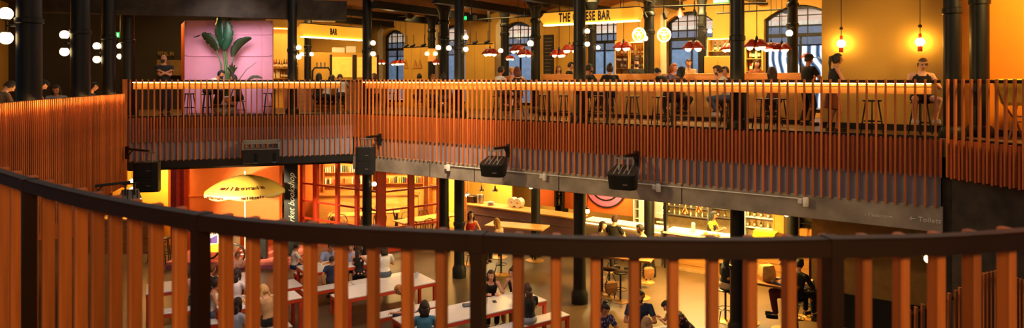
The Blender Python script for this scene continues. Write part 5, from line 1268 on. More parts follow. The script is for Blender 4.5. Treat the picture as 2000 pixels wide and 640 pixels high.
# warm-lit food stall and stools at far left under the gallery
t = thing('food_stall', 'yellow-lit food stall front at far left behind the timber wall', 'stall', (ray(296, 22.8), 22.8, G)); mb = MB(); mb.bx(-1.3, .55, 0, .2, 0, 3.0); mb.build('back_board', mat('stall_yellow', (246, 170, 52), .6, var=.12, scale=1.2), t); mb = MB(); mb.bx(-1.25, .5, -.9, -.2, 0, 1.05); mb.build('counter', M_wood2, t); mb = MB(); mb.bx(-1.3, .52, -.95, -.15, 1.05, 1.1); mb.build('counter_top', M_wood, t)
for k, (px, D, lb) in enumerate(((312, 20.3, 'tall black stool left of the orange kiosk, nearer one'), (322, 20.8, 'tall black stool left of the orange kiosk, farther one'), (300, 21.0, 'tall black stool at the yellow-lit stall'))): put_stool((ray(px, D), D), G, lb, 'black stools at the far left stall', sc=1.15)
for px, py, lb in ((258, 354, 'small glowing lamp beside the hanging loudspeaker, upper one'), (258, 370, 'small glowing lamp beside the hanging loudspeaker, lower one')):
    D = 21.2; t = thing('stall_lamp', lb, 'lamp', tuple(pt(px, py, D))); mb = MB(); mb.ball((0, 0, 0), .08); mb.build('bulb', M_globe, t, smooth=True); mb = MB(); mb.cyl((0, 0, .05), (0, 0, zat(320, D) - zat(py, D)), .008, n=6); mb.build('cord', M_black, t)

# ------------------------------------------------------------------ bookshop glazing
KC = Vector((ray(744, 21.9), 21.9)); KL = Vector((ray(588, 23.9), 23.9)); KR = Vector((ray(858, 23.2), 23.2))
bz = 3.0
def glazing(label, A, B, xs, zs, postw):
    u = B - A; L = u.length; t = thing('glazed_screen', label, 'glazed screen', v3(A, G), math.atan2(u.y, u.x))
    for x, w in xs:
        mb = MB(); mb.bx(x * L - w / 2, x * L + w / 2, -.06, .06, 0, bz - .1); mb.build('mullion', M_red, t)
    for z in zs:
        mb = MB(); mb.bx(0, L, -.03, .03, z - .03, z + .03); mb.build('rail', M_red, t)
    mb = MB(); mb.bx(0, L, -.05, .05, 0, .22); mb.build('kick_rail', M_red, t); mb = MB(); mb.bx(0, L, -.07, .07, bz - .22, bz - .08); mb.build('head_rail', M_red, t)
    mb = MB(); mb.bx(0, L, -.006, .006, .2, bz - .2); mb.build('glass', M_glass, t)
    mb = MB(); mb.bx(0, L, -.1, .1, bz - .08, bz); mb.build('header', M_wood2, t); return t
glazing('red-framed glazed screen of the bookshop on its left side', KL, KC, ((.02, .14), (.2, .2), (.48, .12), (.72, .12), (.98, .1)), (.75, 1.35, 1.95), .1)
glazing('red-framed glazed screen of the bookshop on its right side', KC, KR, ((.0, .3), (.5, .2), (.985, .1)), (.75, 1.35, 1.95), .1)
# bookshelves along the back of the shop with individual books
Bo = []
M_bk = [mat('book_%d' % k, c, .6, var=.1) for k, c in enumerate(((230, 220, 200), (196, 60, 40), (40, 50, 70), (232, 180, 70), (90, 110, 90), (210, 130, 60), (240, 236, 226)))]
def book_proto(k):
    t = thing('book', 'book standing upright on the lit shelf inside the bookshop', 'book', (0, 0, 0), 0, 'books on the bookshop shelves'); mb = MB(); w, d, h = .05, .15, .24
    mb.bx(-w / 2, w / 2, 0, .004, 0, h); mb.bx(-w / 2, -w / 2 + .004, 0, d, 0, h); mb.bx(w / 2 - .004, w / 2, 0, d, 0, h); mb.build('cover', M_bk[k], t)
    mb = MB(); mb.bx(-w / 2 + .005, w / 2 - .005, .004, d - .006, .005, h - .006); mb.build('pages', M_gwhite, t); KIDS[t.name] = list(t.children); return t
used_b = set()
for k in range(7): Bo.append(book_proto(k))
def bookcase(label, A, rz, w, zs, h, per):
    t = shelf_unit('bookcase', label, 'bookcase', (A[0], A[1], G), rz, w, .32, h, zs, M_wood2, M_wood, True)
    for z in zs:
        x = -w / 2 + .1
        while x < w / 2 - .1:
            if random.random() < .84:
                k = random.randrange(7); P = (A[0] + x * math.cos(rz) - .05 * math.sin(rz), A[1] + x * math.sin(rz) + .05 * math.cos(rz), G + z); s = (random.uniform(.8, 1.3), 1, random.uniform(.75, 1.15))
                if k not in used_b: used_b.add(k); Bo[k].location = P; Bo[k].rotation_euler.z = rz; Bo[k].scale = s
                else: copy_tree(Bo[k], P, rz, scale=s)
            x += .085
    return t
bookcase('bookcase behind the left glazed screen, farther left', (-6.4, 26.6), .1, 1.9, (1.5, 1.95, 2.4), 2.75, 10)
bookcase('bookcase behind the left glazed screen, right one', (-4.4, 26.8), .0, 1.9, (1.5, 1.95, 2.4), 2.75, 10)
bookcase('narrow bookcase between the orange kiosk and the lettered black column', (ray(556, 23.9), 23.9), .02, .42, (.9, 1.35, 1.8, 2.25), 2.8, 4)
bookcase('bookcase behind the right glazed screen', (-2.5, 26.2), -.35, 1.6, (1.5, 1.95, 2.35), 2.75, 8)
t = thing('shop_counter', 'warm timber wall counter inside the bookshop', 'counter', (-5.2, 26.0, G), .05); mb = MB(); mb.bx(-2.3, 1.6, 0, .45, 0, 1.15); mb.build('body', M_wood, t); mb = MB(); mb.bx(-2.35, 1.65, -.05, .5, 1.15, 1.2); mb.build('counter_top', M_wood2, t)
def wood_table(label, c, L, W, h, rz, m=M_wood, z0=G, name='dining_table'):
    t = thing(name, label, 'table', (c[0], c[1], z0), rz); mb = MB(); mb.bx(-L / 2, L / 2, -W / 2, W / 2, h - .045, h, bev=.006); mb.build('table_top', m, t); f = None
    for x in (-L / 2 + .12, L / 2 - .12):
        for y in (-W / 2 + .08, W / 2 - .08):
            if f is None: m2 = MB(); m2.cyl((0, 0, 0), (0, 0, h - .045), .02, .03, 8); f = m2.build('leg', M_black, t); o = f
            else: o = f.copy(); COL.objects.link(o)
            o.location = (x, y, 0)
    return t
wood_table('pale timber table inside the bookshop behind the left screen, left one', (-5.9, 24.4), 1.3, .7, .76, .15)
wood_table('pale timber table inside the bookshop behind the left screen, farther right', (-4.75, 25.0), 1.3, .7, .76, .1)
wood_table('long pale timber table inside the bookshop behind the right screen', (-2.95, 23.7), 2.3, .7, .78, .72)
def bentwood():
    t = thing('bentwood_chair', 'x', 'chair'); mb = MB(); mb.lathe([(.19, .44), (.205, .45), (.205, .465), (.19, .475)], n=16); mb.build('seat', M_black, t, smooth='auto')
    for x, y in ((-.14, .14), (.14, .14), (-.14, -.14), (.14, -.14)): m2 = MB(); m2.cyl((x, y, .45), (x * 1.25, y * 1.25, 0), .016, .013, 8); m2.build('leg', M_black, t)
    mb = MB(); mb.tube([(-.18, -.13, .45), (-.2, -.2, .7), (-.14, -.24, .86), (0, -.25, .9), (.14, -.24, .86), (.2, -.2, .7), (.18, -.13, .45)], .014, 8); mb.tube([(-.1, -.17, .46), (-.1, -.22, .68), (0, -.235, .78), (.1, -.22, .68), (.1, -.17, .46)], .01, 6); mb.build('backrest', M_black, t); KIDS[t.name] = list(t.children); return t
bc = bentwood(); first = True
for x, y, a, lb in ((-6.5, 24.0, 1.2, 'black bentwood chair at the left bookshop table, left end'), (-5.95, 23.9, .1, 'black bentwood chair at the left bookshop table, near side'), (-5.2, 24.1, -1.2, 'black bentwood chair at the left bookshop table, right end'), (-4.7, 24.4, .2, 'black bentwood chair at the second bookshop table, near side'), (-4.1, 24.9, -1.4, 'black bentwood chair at the second bookshop table, right end'), (-5.0, 25.6, 3.1, 'black bentwood chair at the second bookshop table, far side'),
        (-3.45, 22.75, .7, 'black bentwood chair at the long bookshop table, near side left'), (-2.95, 23.15, .7, 'black bentwood chair at the long bookshop table, near side middle'), (-2.45, 23.6, .7, 'black bentwood chair at the long bookshop table, near side right'), (-3.6, 23.9, 3.8, 'black bentwood chair at the long bookshop table, far side left'), (-3.05, 24.35, 3.8, 'black bentwood chair at the long bookshop table, far side middle'), (-2.5, 24.8, 3.8, 'black bentwood chair at the long bookshop table, far side right')):
    if first: bc.location = (x, y, G); bc.rotation_euler.z = a; bc['label'] = lb; bc['group'] = 'bentwood chairs in the bookshop'; first = False
    else: copy_tree(bc, (x, y, G), a, lb, 'bentwood chairs in the bookshop')
pcol = COLP[570]; rr = 18 / 2 / F * pcol.y
t = thing('lettered_banner', 'black column board with white handwritten lettering beside the bookshop', 'sign', (pcol.x + .06, pcol.y - rr - .14, G)); mb = MB(); mb.bx(-.21, .19, -.015, .03, .3, 3.05); mb.build('board', M_black, t)
text('market bookshop', .42, mat('script_white', (214, 200, 170), .7, var=.02), t, (-.02, -.02, 1.72), (0, -PI / 2, -PI / 2), shear=.3, sx=.62) if False else text('market bookshop', .26, mat('script_white', (214, 200, 170), .7, var=.02), t, (.02, -.022, 1.85), Matrix(((0, -1, 0), (0, 0, -1), (1, 0, 0))).to_euler(), shear=.45, sx=.95)
D = COLP[718].y - .1; sconce('single globe lamp low on the corner column in front of the bookshop', (COLP[718].x, D), [zat(359, D)], .075, ray(731, D) - COLP[718].x)

# ------------------------------------------------------------------ kitchens along the right back
q0 = 4.9
def Q(px, q, z=0.0): p = at2(px, q); return Vector((p.x, p.y, G + z))
def seg_thing(name, label, cat): return thing(name, label, cat, v3(C1, G), A2)
t = seg_thing('kitchen_counter', 'long purple-grey food counter with pale worktop at the back left', 'counter'); xa, xb = loc(912, q0), loc(1128, q0)
mb = MB(); mb.bx(xa, xb, q0, q0 + .06, 0, 1.06); mb.build('front_panel', mat('purple_grey_front', (116, 84, 92), .3, var=.15, scale=1.5), t)
mb = MB(); mb.bx(xa, xb, q0 - .04, q0 + .7, 1.06, 1.11, bev=.006); part_label(mb.build('worktop', M_wood, t), 'pale timber worktop')
mb = MB(); mb.bx(xa, xb, q0 - .02, q0, .78, .8); mb.bx(xa, xb, q0 - .03, q0, 0, .1); mb.build('trim', M_alu, t)
t = seg_thing('kitchen_counter', 'grey food counter with amber edge light below the curved-line mural', 'counter'); xa, xb = loc(1140, q0), loc(1290, q0)
mb = MB(); mb.bx(xa, xb, q0, q0 + .5, 0, 1.0); mb.build('front_panel', mat('grey_front', (120, 104, 88), .4, var=.12), t); mb = MB(); mb.bx(xa, xb, q0 - .05, q0 + .6, 1.04, 1.1, bev=.006); mb.build('worktop', M_gwhite, t)
mb = MB(); mb.bx(xa, xb, q0 - .03, q0 - .01, 1.0, 1.02); part_label(mb.build('light_strip', M_led, t), 'warm light strip under the edge')
t = seg_thing('kitchen_counter', 'brightly lit open kitchen counter with timber front at the right', 'counter'); xa, xb = loc(1296, q0), loc(1580, q0)
mb = MB(); mb.bx(xa, xb, q0, q0 + .06, 0, 1.02)
for k in range(1, 5): mb.bx(xa, xb, q0 - .012, q0, .2 * k - .01, .2 * k + .01)
mb.build('front_panel', mat('brown_front', (150, 104, 52), .4, var=.15, stretch=(.5, 4, 4)), t); mb = MB(); mb.bx(xa, xb, q0 - .06, q0 + .75, 1.02, 1.08, bev=.006); mb.build('worktop', M_gwhite, t); mb = MB(); mb.bx(xa, xb, q0 - .04, q0, 0, .09); mb.build('plinth', mat('tan_plinth', (150, 116, 78), .5), t)
# walls and panels behind
def panel(name, label, cat, pa, pb, q, z0, z1, m, th=.06):
    t = seg_thing(name, label, cat); mb = MB(); mb.bx(loc(pa, q), loc(pb, q), q, q + th, z0, z1); mb.build('board', m, t); mb = MB(); a, b = loc(pa, q), loc(pb, q)
    mb.bx(a, b, q - .015, q, z1 - .05, z1); mb.bx(a, a + .03, q - .015, q, z0, z1); mb.bx(b - .03, b, q - .015, q, z0, z1); mb.build('edge_trim', m, t); return t
M_kb = mat('kitchen_yellow', (250, 196, 84), .6, var=.05)
panel('kitchen_wall_panel', 'bright yellow wall panel behind the two dome pendants', 'wall panel', 905, 1000, 7.6, 0, 3.0, M_kb)
panel('kitchen_wall_panel', 'yellow wall strip between the bookshop and the second column', 'wall panel', 866, 893, 5.5, 0, 3.0, M_kb)
panel('black_panel', 'black upright panel right of the bookshop screen', 'panel', 860, 873, 3.8, 0, 3.0, M_black)
panel('kitchen_wall_panel', 'orange wall panel right of the slim kitchen column, left of two', 'wall panel', 1052, 1083, 6.2, 1.1, 3.0, mat('panel_orange', (214, 98, 30), .6, var=.05))
panel('kitchen_wall_panel', 'orange wall panel left of the middle column, right of two', 'wall panel', 1100, 1122, 6.2, 1.1, 3.0, mat('panel_orange', (0, 0, 0)))
panel('menu_display', 'pale lit menu panel left of the open kitchen', 'panel', 1277, 1293, 6.0, 1.2, 3.0, M_gwhite)
panel('menu_display', 'amber timber panel at the right end of the open kitchen', 'panel', 1510, 1531, 5.6, 1.0, 3.0, mat('panel_amber', (226, 160, 70), .6, var=.1))
mu = panel('mural_panel', 'orange and pink mural with thick black curved lines', 'mural', 1142, 1240, 6.0, 1.15, 3.0, mat('mural_orange', (222, 104, 34), .6, var=.04))
# mural curves: pink dome with black bands, slightly raised paint
mp = at2(1190, 5.985); mc = v3(mp, G + 2.1); s_ = mp.y / F / .8
def arcband(r0, r1, m, nm, yo, cx=-.15, ex=1.0, ez=1.0):
    mb = MB(); n = 26; inn = []; out = []
    for i in range(n + 1):
        a = -PI * 1.12 + PI * 1.24 * i / n; inn.append((cx + r0 * ex * math.cos(a), r0 * ez * math.sin(a))); out.append((cx + r1 * ex * math.cos(a), r1 * ez * math.sin(a)))
    for i in range(n):
        pts = [inn[i], out[i], out[i + 1], inn[i + 1]]; pts = [(max(-.78, min(.76, x)), z) for x, z in pts]; mb.add([Vector((x, y, z)) for y in (yo, yo - .006) for x, z in pts], [(0, 1, 2, 3), (7, 6, 5, 4), (0, 4, 5, 1), (2, 6, 7, 3)])
    o = mb.build(nm, m, mu); o.location = Vector((loc(1190, 6.0), 5.985, 2.12)); return o
arcband(.0, .78, mat('mural_pink', (206, 104, 138), .6, var=.04), 'pink_shape', 0); arcband(0, .3, mat('mural_orange', (0, 0, 0)), 'orange_shape', -.004)
for r0 in (.28, .52, .75): arcband(r0, r0 + .05, M_black, 'black_line', -.008)
# shelves of the kitchens
def shelf_px(label, px, q, wpx, zs, h, m, bottles=0, lb2='', grp=''):
    p = at2(px, q); M_kb = mat('kitchen_tile', (190, 164, 120), .5, var=.2, scale=6); w = wpx / F * p.y / .85; o = (p.x, p.y, G); shelf_unit('kitchen_shelf', label, 'shelf', o, A2, w, .35, h, zs, m, M_kb, True)
    if bottles: fill_shelf(o, A2, w, .35, zs, lb2, grp, bottles, .78)
shelf_px('dark shelf rack between the two orange kitchen panels', 1092, 6.1, 16, (1.2, 1.5, 1.8, 2.2, 2.6), 2.95, M_black, 2, 'bottle on the dark rack between the orange panels', 'bottles between the orange panels')
shelf_px('pale shelf stack right of the mural', 1243, 5.8, 12, (1.15, 1.45, 1.75, 2.05, 2.6), 2.95, M_gwhite)
shelf_px('bright kitchen shelving behind the heat lamps', 1335, 7.4, 85, (1.08, 1.36, 1.64, 2.2), 2.95, M_alu, 9, 'bottle on the bright kitchen shelving behind the heat lamps', 'bottles behind the heat lamps')
shelf_px('bright kitchen shelving behind the cook', 1400, 7.8, 50, (1.08, 1.36, 1.64, 2.2), 2.95, M_alu, 5, 'bottle on the shelving behind the cook', 'bottles behind the cook')
shelf_px('bright kitchen shelving right of the thick column', 1484, 7.0, 52, (1.05, 1.36, 1.66, 2.3), 2.95, M_gwhite, 5, 'bottle on the shelving right of the thick column', 'bottles right of the thick column')
shelf_px('dark shelving with amber boxes at the right end', 1580, 5.0, 34, (1.1, 1.4, 1.75, 2.4), 2.9, M_black)
for k, (px, z) in enumerate(((1572, 1.4), (1588, 1.4), (1586, 1.1))):
    p = at2(px, 5.1); mb = MB(); mb.bx(-.14, .14, -.1, .1, 0, .2, bev=.01); tag(mb.build('storage_box', mat('amber_box', (200, 130, 50), .6), loc=(p.x, p.y, G + z), rz=A2), 'amber box on the dark shelving at the right end', 'box', 'amber boxes on the dark shelving')
# pendants and heat lamps
def dome(label, px, py, q, r, m, z1=3.0):
    D = dep(px, q); p = pt(px, py, D); t = thing('dome_pendant', label, 'pendant lamp', tuple(p)); mb = MB(); mb.lathe([(r * .15, r * 1.7), (r * .25, r * 1.4), (r * .4, r * .9), (r * .85, r * .3), (r, -.2 * r), (r * .95, -.2 * r), (r * .8, r * .25), (r * .3, r * .85)], n=18); mb.build('shade', m, t, smooth='auto')
    mb = MB(); mb.ball((0, 0, 0), r * .42); mb.build('bulb', M_globe2, t, smooth=True); mb = MB(); mb.cyl((0, 0, r * 1.6), (0, 0, G + 3.0 - p.z), .008, n=6); mb.build('cord', M_black, t)
M_cop = mat('copper', (206, 120, 60), .25, .9); M_smoke = mat('smoked_metal', (70, 50, 34), .3, .6)
dome('dark dome pendant over the yellow counter, left of two', 940, 371, 5.4, .1, M_smoke); dome('dark dome pendant over the yellow counter, right of two', 967, 372, 5.2, .1, M_smoke)
dome('copper heat lamp over the open kitchen counter, left of two', 1338, 414, 5.2, .11, M_cop); dome('copper heat lamp over the open kitchen counter, right of two', 1365, 411, 5.2, .11, M_cop)
for px, py, q, lb in ((1037, 364, 3.5, 'bright small lamp on the slim kitchen column'), (1256, 386, 3.5, 'bright small lamp beside the column right of the mural'), (1536, 417, 3.4, 'bright small lamp by the dark pillar at the right end of the kitchen'), (1147, 412, 4.4, 'glowing globe at the left edge of the mural'), (913, 381, 5.4, 'bright bulb at the left end of the yellow counter')):
    D = dep(px, q); t = thing('globe_lamp', lb, 'lamp', tuple(pt(px, py, D))); mb = MB(); mb.ball((0, 0, 0), .075); mb.build('globe', M_globe2, t, smooth=True); mb = MB(); mb.lathe([(.05, .05), (.05, .1), (.02, .12)], n=10); mb.cyl((0, 0, .1), (0, 0, G + 3.0 - zat(py, D)), .01, n=6); mb.build('fitting', M_black, t)
# things on the counters
t = thing('toaster', 'dark metal toaster at the left end of the yellow counter', 'toaster', tuple(Q(922, 5.2, 1.11)), A2); mb = MB(); mb.bx(-.17, .17, -.13, .13, 0, .26, bev=.03); mb.build('body', M_smoke, t); mb = MB(); mb.bx(-.14, .14, -.05, .05, .262, .27); mb.build('slot', M_black, t)
mb = MB(); mb.lathe([(.12, 0), (.13, .02), (.13, .3), (.12, .32)], n=16); tag(mb.build('steel_pot', M_alu, loc=tuple(Q(938, 5.25, 1.11))), 'steel pot beside the toaster on the yellow counter', 'pot')
for k, (px, z, lb) in enumerate(((1002, 0, 'white paper roll on the yellow counter, left one'), (1014, 0, 'white paper roll on the yellow counter, right one'))):
    t = thing('paper_roll', lb, 'paper roll', tuple(Q(px, 5.4, 1.11 + .16)), A2); mb = MB(); mb.cyl((0, -.12, 0), (0, .12, 0), .16, n=20); mb.build('roll', M_gwhite, t, smooth='auto'); mb = MB(); mb.cyl((0, -.125, 0), (0, .125, 0), .03, n=10); mb.build('core', M_wood2, t)
pp_ = thing('plate', 'white plate in the stack on the yellow counter', 'plate', tuple(Q(958, 5.15, 1.11)), 0, 'stacked plates on the yellow counter'); mb = MB(); mb.lathe([(.07, 0), (.12, .014), (.12, .018), (.06, .006)], n=18); mb.build('dish', M_gwhite, pp_, smooth='auto')
for k in range(1, 7): copy_tree(pp_, tuple(Q(958, 5.15, 1.11 + .016 * k)))
mb = MB(); mb.lathe([(.05, 0), (.06, .02), (.06, .24), (.03, .27)], n=12); tag(mb.build('canister', M_gwhite, loc=tuple(Q(1354, 5.3, 1.08))), 'white canister between the two copper heat lamps', 'canister')
t = thing('serving_tray', 'tray of food on the bright kitchen counter before the cook', 'tray', tuple(Q(1388, 5.0, 1.08)), A2); mb = MB(); mb.bx(-.25, .25, -.14, .14, 0, .03, bev=.01); mb.build('tray', M_alu, t); mb = MB()
for k in range(7): mb.ball((random.uniform(-.2, .2), random.uniform(-.1, .1), .05), .045, 8, 6)
mb.build('food', mat('golden_food', (0, 0, 0)), t, smooth=True)
t = thing('yellow_crate', 'bright yellow-green crate on the kitchen counter right of the thick column', 'crate', tuple(Q(1490, 5.3, 1.08)), A2); mb = MB(); mb.prism([(-.3, 0), (.3, 0), (.36, .26), (-.2, .26)], -.16, .16); mb.build('body', mat('lime_yellow', (206, 190, 40), .5), t); mb = MB(); mb.bx(-.22, .38, -.18, .18, .26, .28); mb.build('rim', mat('lime_yellow', (0, 0, 0)), t)
t = thing('tool_rack', 'dark slatted divider left of the open kitchen', 'divider', tuple(Q(1300, 4.85)), A2); mb = MB(); mb.bx(-.06, .02, 0, .1, 0, 3.0); mb.build('post', M_black, t)
mb = MB()
for k in range(6): mb.bx(-.3, -.06, .02, .08, 1.3 + k * .27, 1.34 + k * .27)
mb.build('shelf', M_gwhite, t)

# ------------------------------------------------------------------ high tables with pedestal stools
def ped_stool(label, c, rz=0.0):
    return None
def pedestal_stool_proto():
    t = thing('pedestal_stool', 'x', 'stool'); mb = MB(); mb.lathe([(.16, .70), (.18, .71), (.18, .735), (.16, .745)], n=18); mb.build('seat', M_black, t, smooth='auto')
    mb = MB(); mb.cyl((0, 0, .02), (0, 0, .7), .025, n=10); mb.build('post', M_black, t); mb = MB(); mb.lathe([(.22, 0), (.22, .012), (.05, .03), (.03, .05)], n=24); part_label(mb.build('base', mat('brass_base', (180, 130, 60), .4, .5), t, smooth='auto'), 'round brassy base')
    mb = MB(); mb.tube([(.2, 0, .02), (.14, 0, .25), (.02, 0, .3)], .014, 6); mb.tube([(.16 * math.cos(a), .16 * math.sin(a), .3) for a in [2 * PI * i / 20 for i in range(21)]], .01, 6); mb.build('footrest', M_black, t); KIDS[t.name] = list(t.children); return t
ps = pedestal_stool_proto(); PSF = True
def put_ps(c, lb, rz=0.0):
    global PSF
    if PSF: PSF = False; ps.location = (c[0], c[1], G); ps['label'] = lb; ps['group'] = 'pedestal stools at the high tables'; ps.rotation_euler.z = rz
    else: copy_tree(ps, (c[0], c[1], G), rz, lb, 'pedestal stools at the high tables')
def high_table(label, c, L, W, rz, h=1.05, m=M_wood2):
    t = thing('high_table', label, 'table', (c[0], c[1], G), rz); mb = MB(); mb.bx(-L / 2, L / 2, -W / 2, W / 2, h - .05, h, bev=.008); mb.build('table_top', m, t)
    for x in (-L / 2 + .35, L / 2 - .35):
        mb = MB(); mb.cyl((x, 0, .02), (x, 0, h - .05), .04, n=12); mb.build('pedestal', M_black, t); mb = MB(); mb.lathe([(.27, 0), (.27, .015), (.06, .04)], (x, 0, 0), 24); mb.build('base', mat('brass_base', (0, 0, 0)), t, smooth='auto')
D1_ = gdep(440, G + 1.05); H1 = Vector((ray(1015, D1_), D1_))
high_table('high timber table in front of the purple-grey counter', H1 - U2 * .1, 1.9, .75, A2 + .25, m=M_wood)
H2 = Vector((ray(1205, 18.2), 17.6)); high_table('high timber table of the man in a black tee', H2, 1.7, .75, A2 + .2)
H3 = Vector((ray(1495, 15.4), 15.4)); high_table('high timber table with the paper bag, beside the man in maroon trousers', H3, 1.5, .75, A2)
for (px, py), lb in zip(((1040, 508), (1190, 580), (1212, 588), (1250, 548), (1574, 620), (1438, 634)), ('empty pedestal stool at the right end of the back high table', 'pedestal stool left below the high table of the man in a black tee', 'pedestal stool right below the high table of the man in a black tee', 'pedestal stool on the far side of the middle high table', 'empty pedestal stool in the dim right corner', 'empty pedestal stool just beside the thick right column')):
    D = gdep(py, G); put_ps((ray(px, D), D), lb, random.uniform(0, 6))
t = thing('paper_bag', 'crumpled pale paper bag on the right high table', 'bag', (H3.x + .02, H3.y, G + 1.05), .3); mb = MB(); mb.loft([[Vector((x * s1, y * s1, z)) for x, y in ((-.17, -.1), (.0, -.13), (.17, -.1), (.17, .1), (0, .08), (-.17, .1))] for z, s1 in ((0, 1), (.12, 1.08), (.26, .95), (.33, .8))]); mb.build('bag', mat('kraft_paper', (226, 176, 96), .8, var=.25, scale=12, bump=.5), t)
for px, py, q, lb in ((1190, 552, None, 'brown shoulder bag hanging beside the middle stools'), (1262, 525, None, 'tan tote bag hanging from the man in a white shirt\'s stool')):
    D = gdep(py, G + .45); t = thing('shoulder_bag', lb, 'bag', (ray(px, D), D - .28, G + .42), .4); mb = MB(); mb.loft([[Vector((x * s1, y * s1, z)) for x, y in ((-.16, -.05), (.16, -.06), (.17, .05), (-.15, .06))] for z, s1 in ((-.14, .8), (0, 1), (.12, .95), (.16, .6))]); mb.build('bag', mat('brown_leather', (120, 78, 44), .6, var=.2), t)
    mb = MB(); mb.tube([(-.14, 0, .12), (-.06, .02, .34), (.06, .02, .34), (.14, 0, .12)], .01, 6); mb.build('strap', M_black, t)

# ------------------------------------------------------------------ stairs in the lower right corner with slatted balustrade
P0 = Vector((5.9, 8.6)); P1 = Vector((6.9, 9.1)); P2 = Vector((7.35, 9.6))
t = thing('stair_balustrade', 'slatted timber stair balustrade climbing at the lower right corner', 'balustrade', (0, 0, 0))
SB = [(1776, 604, 9.6), (1867, 566, 9.6), (1915, 534, 9.8), (1945, 528, 10.0), (2000, 546, 10.3), (2060, 540, 10.4)]
mb = MB(); first = None; pts_ = [pt(*s) for s in SB]
seg = []
for a, b in zip(pts_, pts_[1:]):
    n = max(2, int((Vector((b.x, b.y)) - Vector((a.x, a.y))).length / .085))
    for k in range(n): seg.append(a.lerp(b, k / n))
for p in seg:
    if first is None: m2 = MB(); m2.box((0, 0, -1.1), (.035, .05, 2.2), bev=.003); first = m2.build('baluster', M_slat, t); c = first
    else: c = first.copy(); COL.objects.link(c)
    c.location = p
mb = MB(); mb.tube([p + Vector((0, .06, -.12)) for p in pts_], .028, 6); mb.build('handrail', M_rail, t)
mb = MB()
for k in range(9): mb.bx(5.6 + k * .28, 5.88 + k * .28, 10.0, 11.3, G, G + .17 * (k + 1))
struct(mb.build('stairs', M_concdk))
mb = MB(); mb.bx(-.25, .25, -.03, 0, -.12, .12); D = dep(1650, 2.5)
D = 13.6; t = thing('globe_lamp', 'round glowing globe lamp on the dim wall at lower right', 'lamp', tuple(pt(1814, 505, D - .35))); mb = MB(); mb.ball((0, 0, 0), .085, 14, 10); mb.build('globe', M_globe, t, smooth=True); mb = MB(); mb.cyl((0, 0, 0), (0, .5, .02), .02, n=8); mb.build('bracket', M_black, t)
# ------------------------------------------------------------------ the people, mezzanine first
BLK = (22, 20, 22); WHT = (226, 220, 212); NVY = (36, 46, 80); DK = (46, 32, 24); BR = (96, 60, 36); BL = (206, 164, 104); JEAN = (84, 98, 122)
STL = {432: 'black bar stool under the man in a white shirt at the pink kiosk', 456: 'black bar stool under the woman opposite the man in a white shirt', 623: 'black bar stool under the long-haired woman at the BAR counter',
       648: 'black bar stool under the woman in white bent over the bar', 664: 'black bar stool under the hunched man in white at the bar', 731: 'black bar stool under the woman in pink by the corner column', 819: 'black bar stool under the dark-haired diner by the slim banded column',
       846: 'black bar stool under the curly-haired woman by the banded column', 866: 'black bar stool under the bent person by the globe column', 979: 'black bar stool under the man in a white tee below the red pendants', 1010: 'black bar stool under the woman in a black tank top below the red pendants',
       999: 'black bar stool under the fair-haired woman behind the pair', 1151: 'black bar stool under the bearded man right of the middle column', 1191: 'black bar stool under the woman with an updo', 1316: 'black bar stool under the auburn-haired diner', 1331: 'black bar stool under the dark-haired woman leaning forward',
       1402: 'black bar stool under the man in a white tee with hands at his mouth', 1416: 'black bar stool under the person behind the man in a white tee', 1508: 'black bar stool under the long-haired woman by the rightmost window column', 1802: 'black bar stool under the man with a headband'}
LTL = {20: 'black stool under the person in a grey jumper', 84: 'black stool under the person in a striped top', 109: 'black stool under the dark-haired woman between the two leftmost columns', 184: 'black stool under the black-haired man in profile'}
HTL = {920: 'pedestal stool under the woman in a red top', 970: 'pedestal stool under the blond woman with a phone', 1177: 'pedestal stool under the woman beside the man in a black tee', 1201: 'pedestal stool under the man in a black tee', 1250: 'pedestal stool under the bearded man in a pale shirt', 1424: 'pedestal stool under the figure in a black top', 1532: 'pedestal stool under the man in maroon trousers', 1562: 'pedestal stool under the person in black behind the man in maroon trousers'}
def up(label, px, py, face, q, seg=2, z0=0.0, **kw):
    D = dep(px, q, seg); kw.setdefault('pose', 'sit'); kw.setdefault('vox', .013)
    if kw['pose'] == 'sit':
        want = zat(py, D) - z0; h = kw.get('h', 1.7); la = math.radians(kw.get('lean', 8))
        kw['seat'] = max(.42, min(.82, want - (.095 + (.595 + .06) * math.cos(la) + .06) * h / 1.7)); kw.setdefault('footrest', .24); kw.setdefault('tz', .97)
    sl = kw.pop('stool', None); t = seat_person(label, px, py, face, z0=z0, D=D, **kw)
    if kw['pose'] == 'sit': put_stool(t.location.xy, z0, sl or STL[px], 'black bar stools under seated guests', sc=kw['seat'] / .66)
    return t
up('bouncer in a black tee standing with crossed arms before the dark brick wall', 320, 118, 215, 1.6, 1, pose='stand', h=1.84, arms='crossed', lean=-2, hp=-6, hy=-40, top=(BLK, 'short'), bottom=(BLK, 'long'), hair=('bald', DK), beard=True, skin='b')
up('man in a white shirt looking down at the ledge before the pink kiosk', 432, 141, 262, .78, 1, lean=42, hp=10, top=(WHT, 'long'), bottom=(BLK, 'long'), hair=('short', (22, 18, 18)), skin='b', beard=True)
up('dark-haired woman facing the man in a white shirt at the ledge', 456, 148, 110, .85, 1, lean=14, hp=20, top=((60, 40, 40), 'short'), bottom=(BLK, 'short'), hair=('long', (40, 26, 20)), female=True, h=1.62, skin='b')
up('woman with long black hair at the BAR counter', 623, 146, 350, 2.3, 1, top=(BLK, 'long'), hair=('long', (20, 16, 14)), female=True)
up('woman in white bent over the bar, left of a hunched pair', 648, 150, 330, 2.0, 1, lean=22, hp=30, top=(WHT, 'short'), hair=('bob', DK), female=True)
up('man in a white shirt hunched over the bar, right of a pair', 664, 146, 20, 1.8, 1, lean=24, hp=35, top=(WHT, 'short'), hair=('short', DK), beard=True)
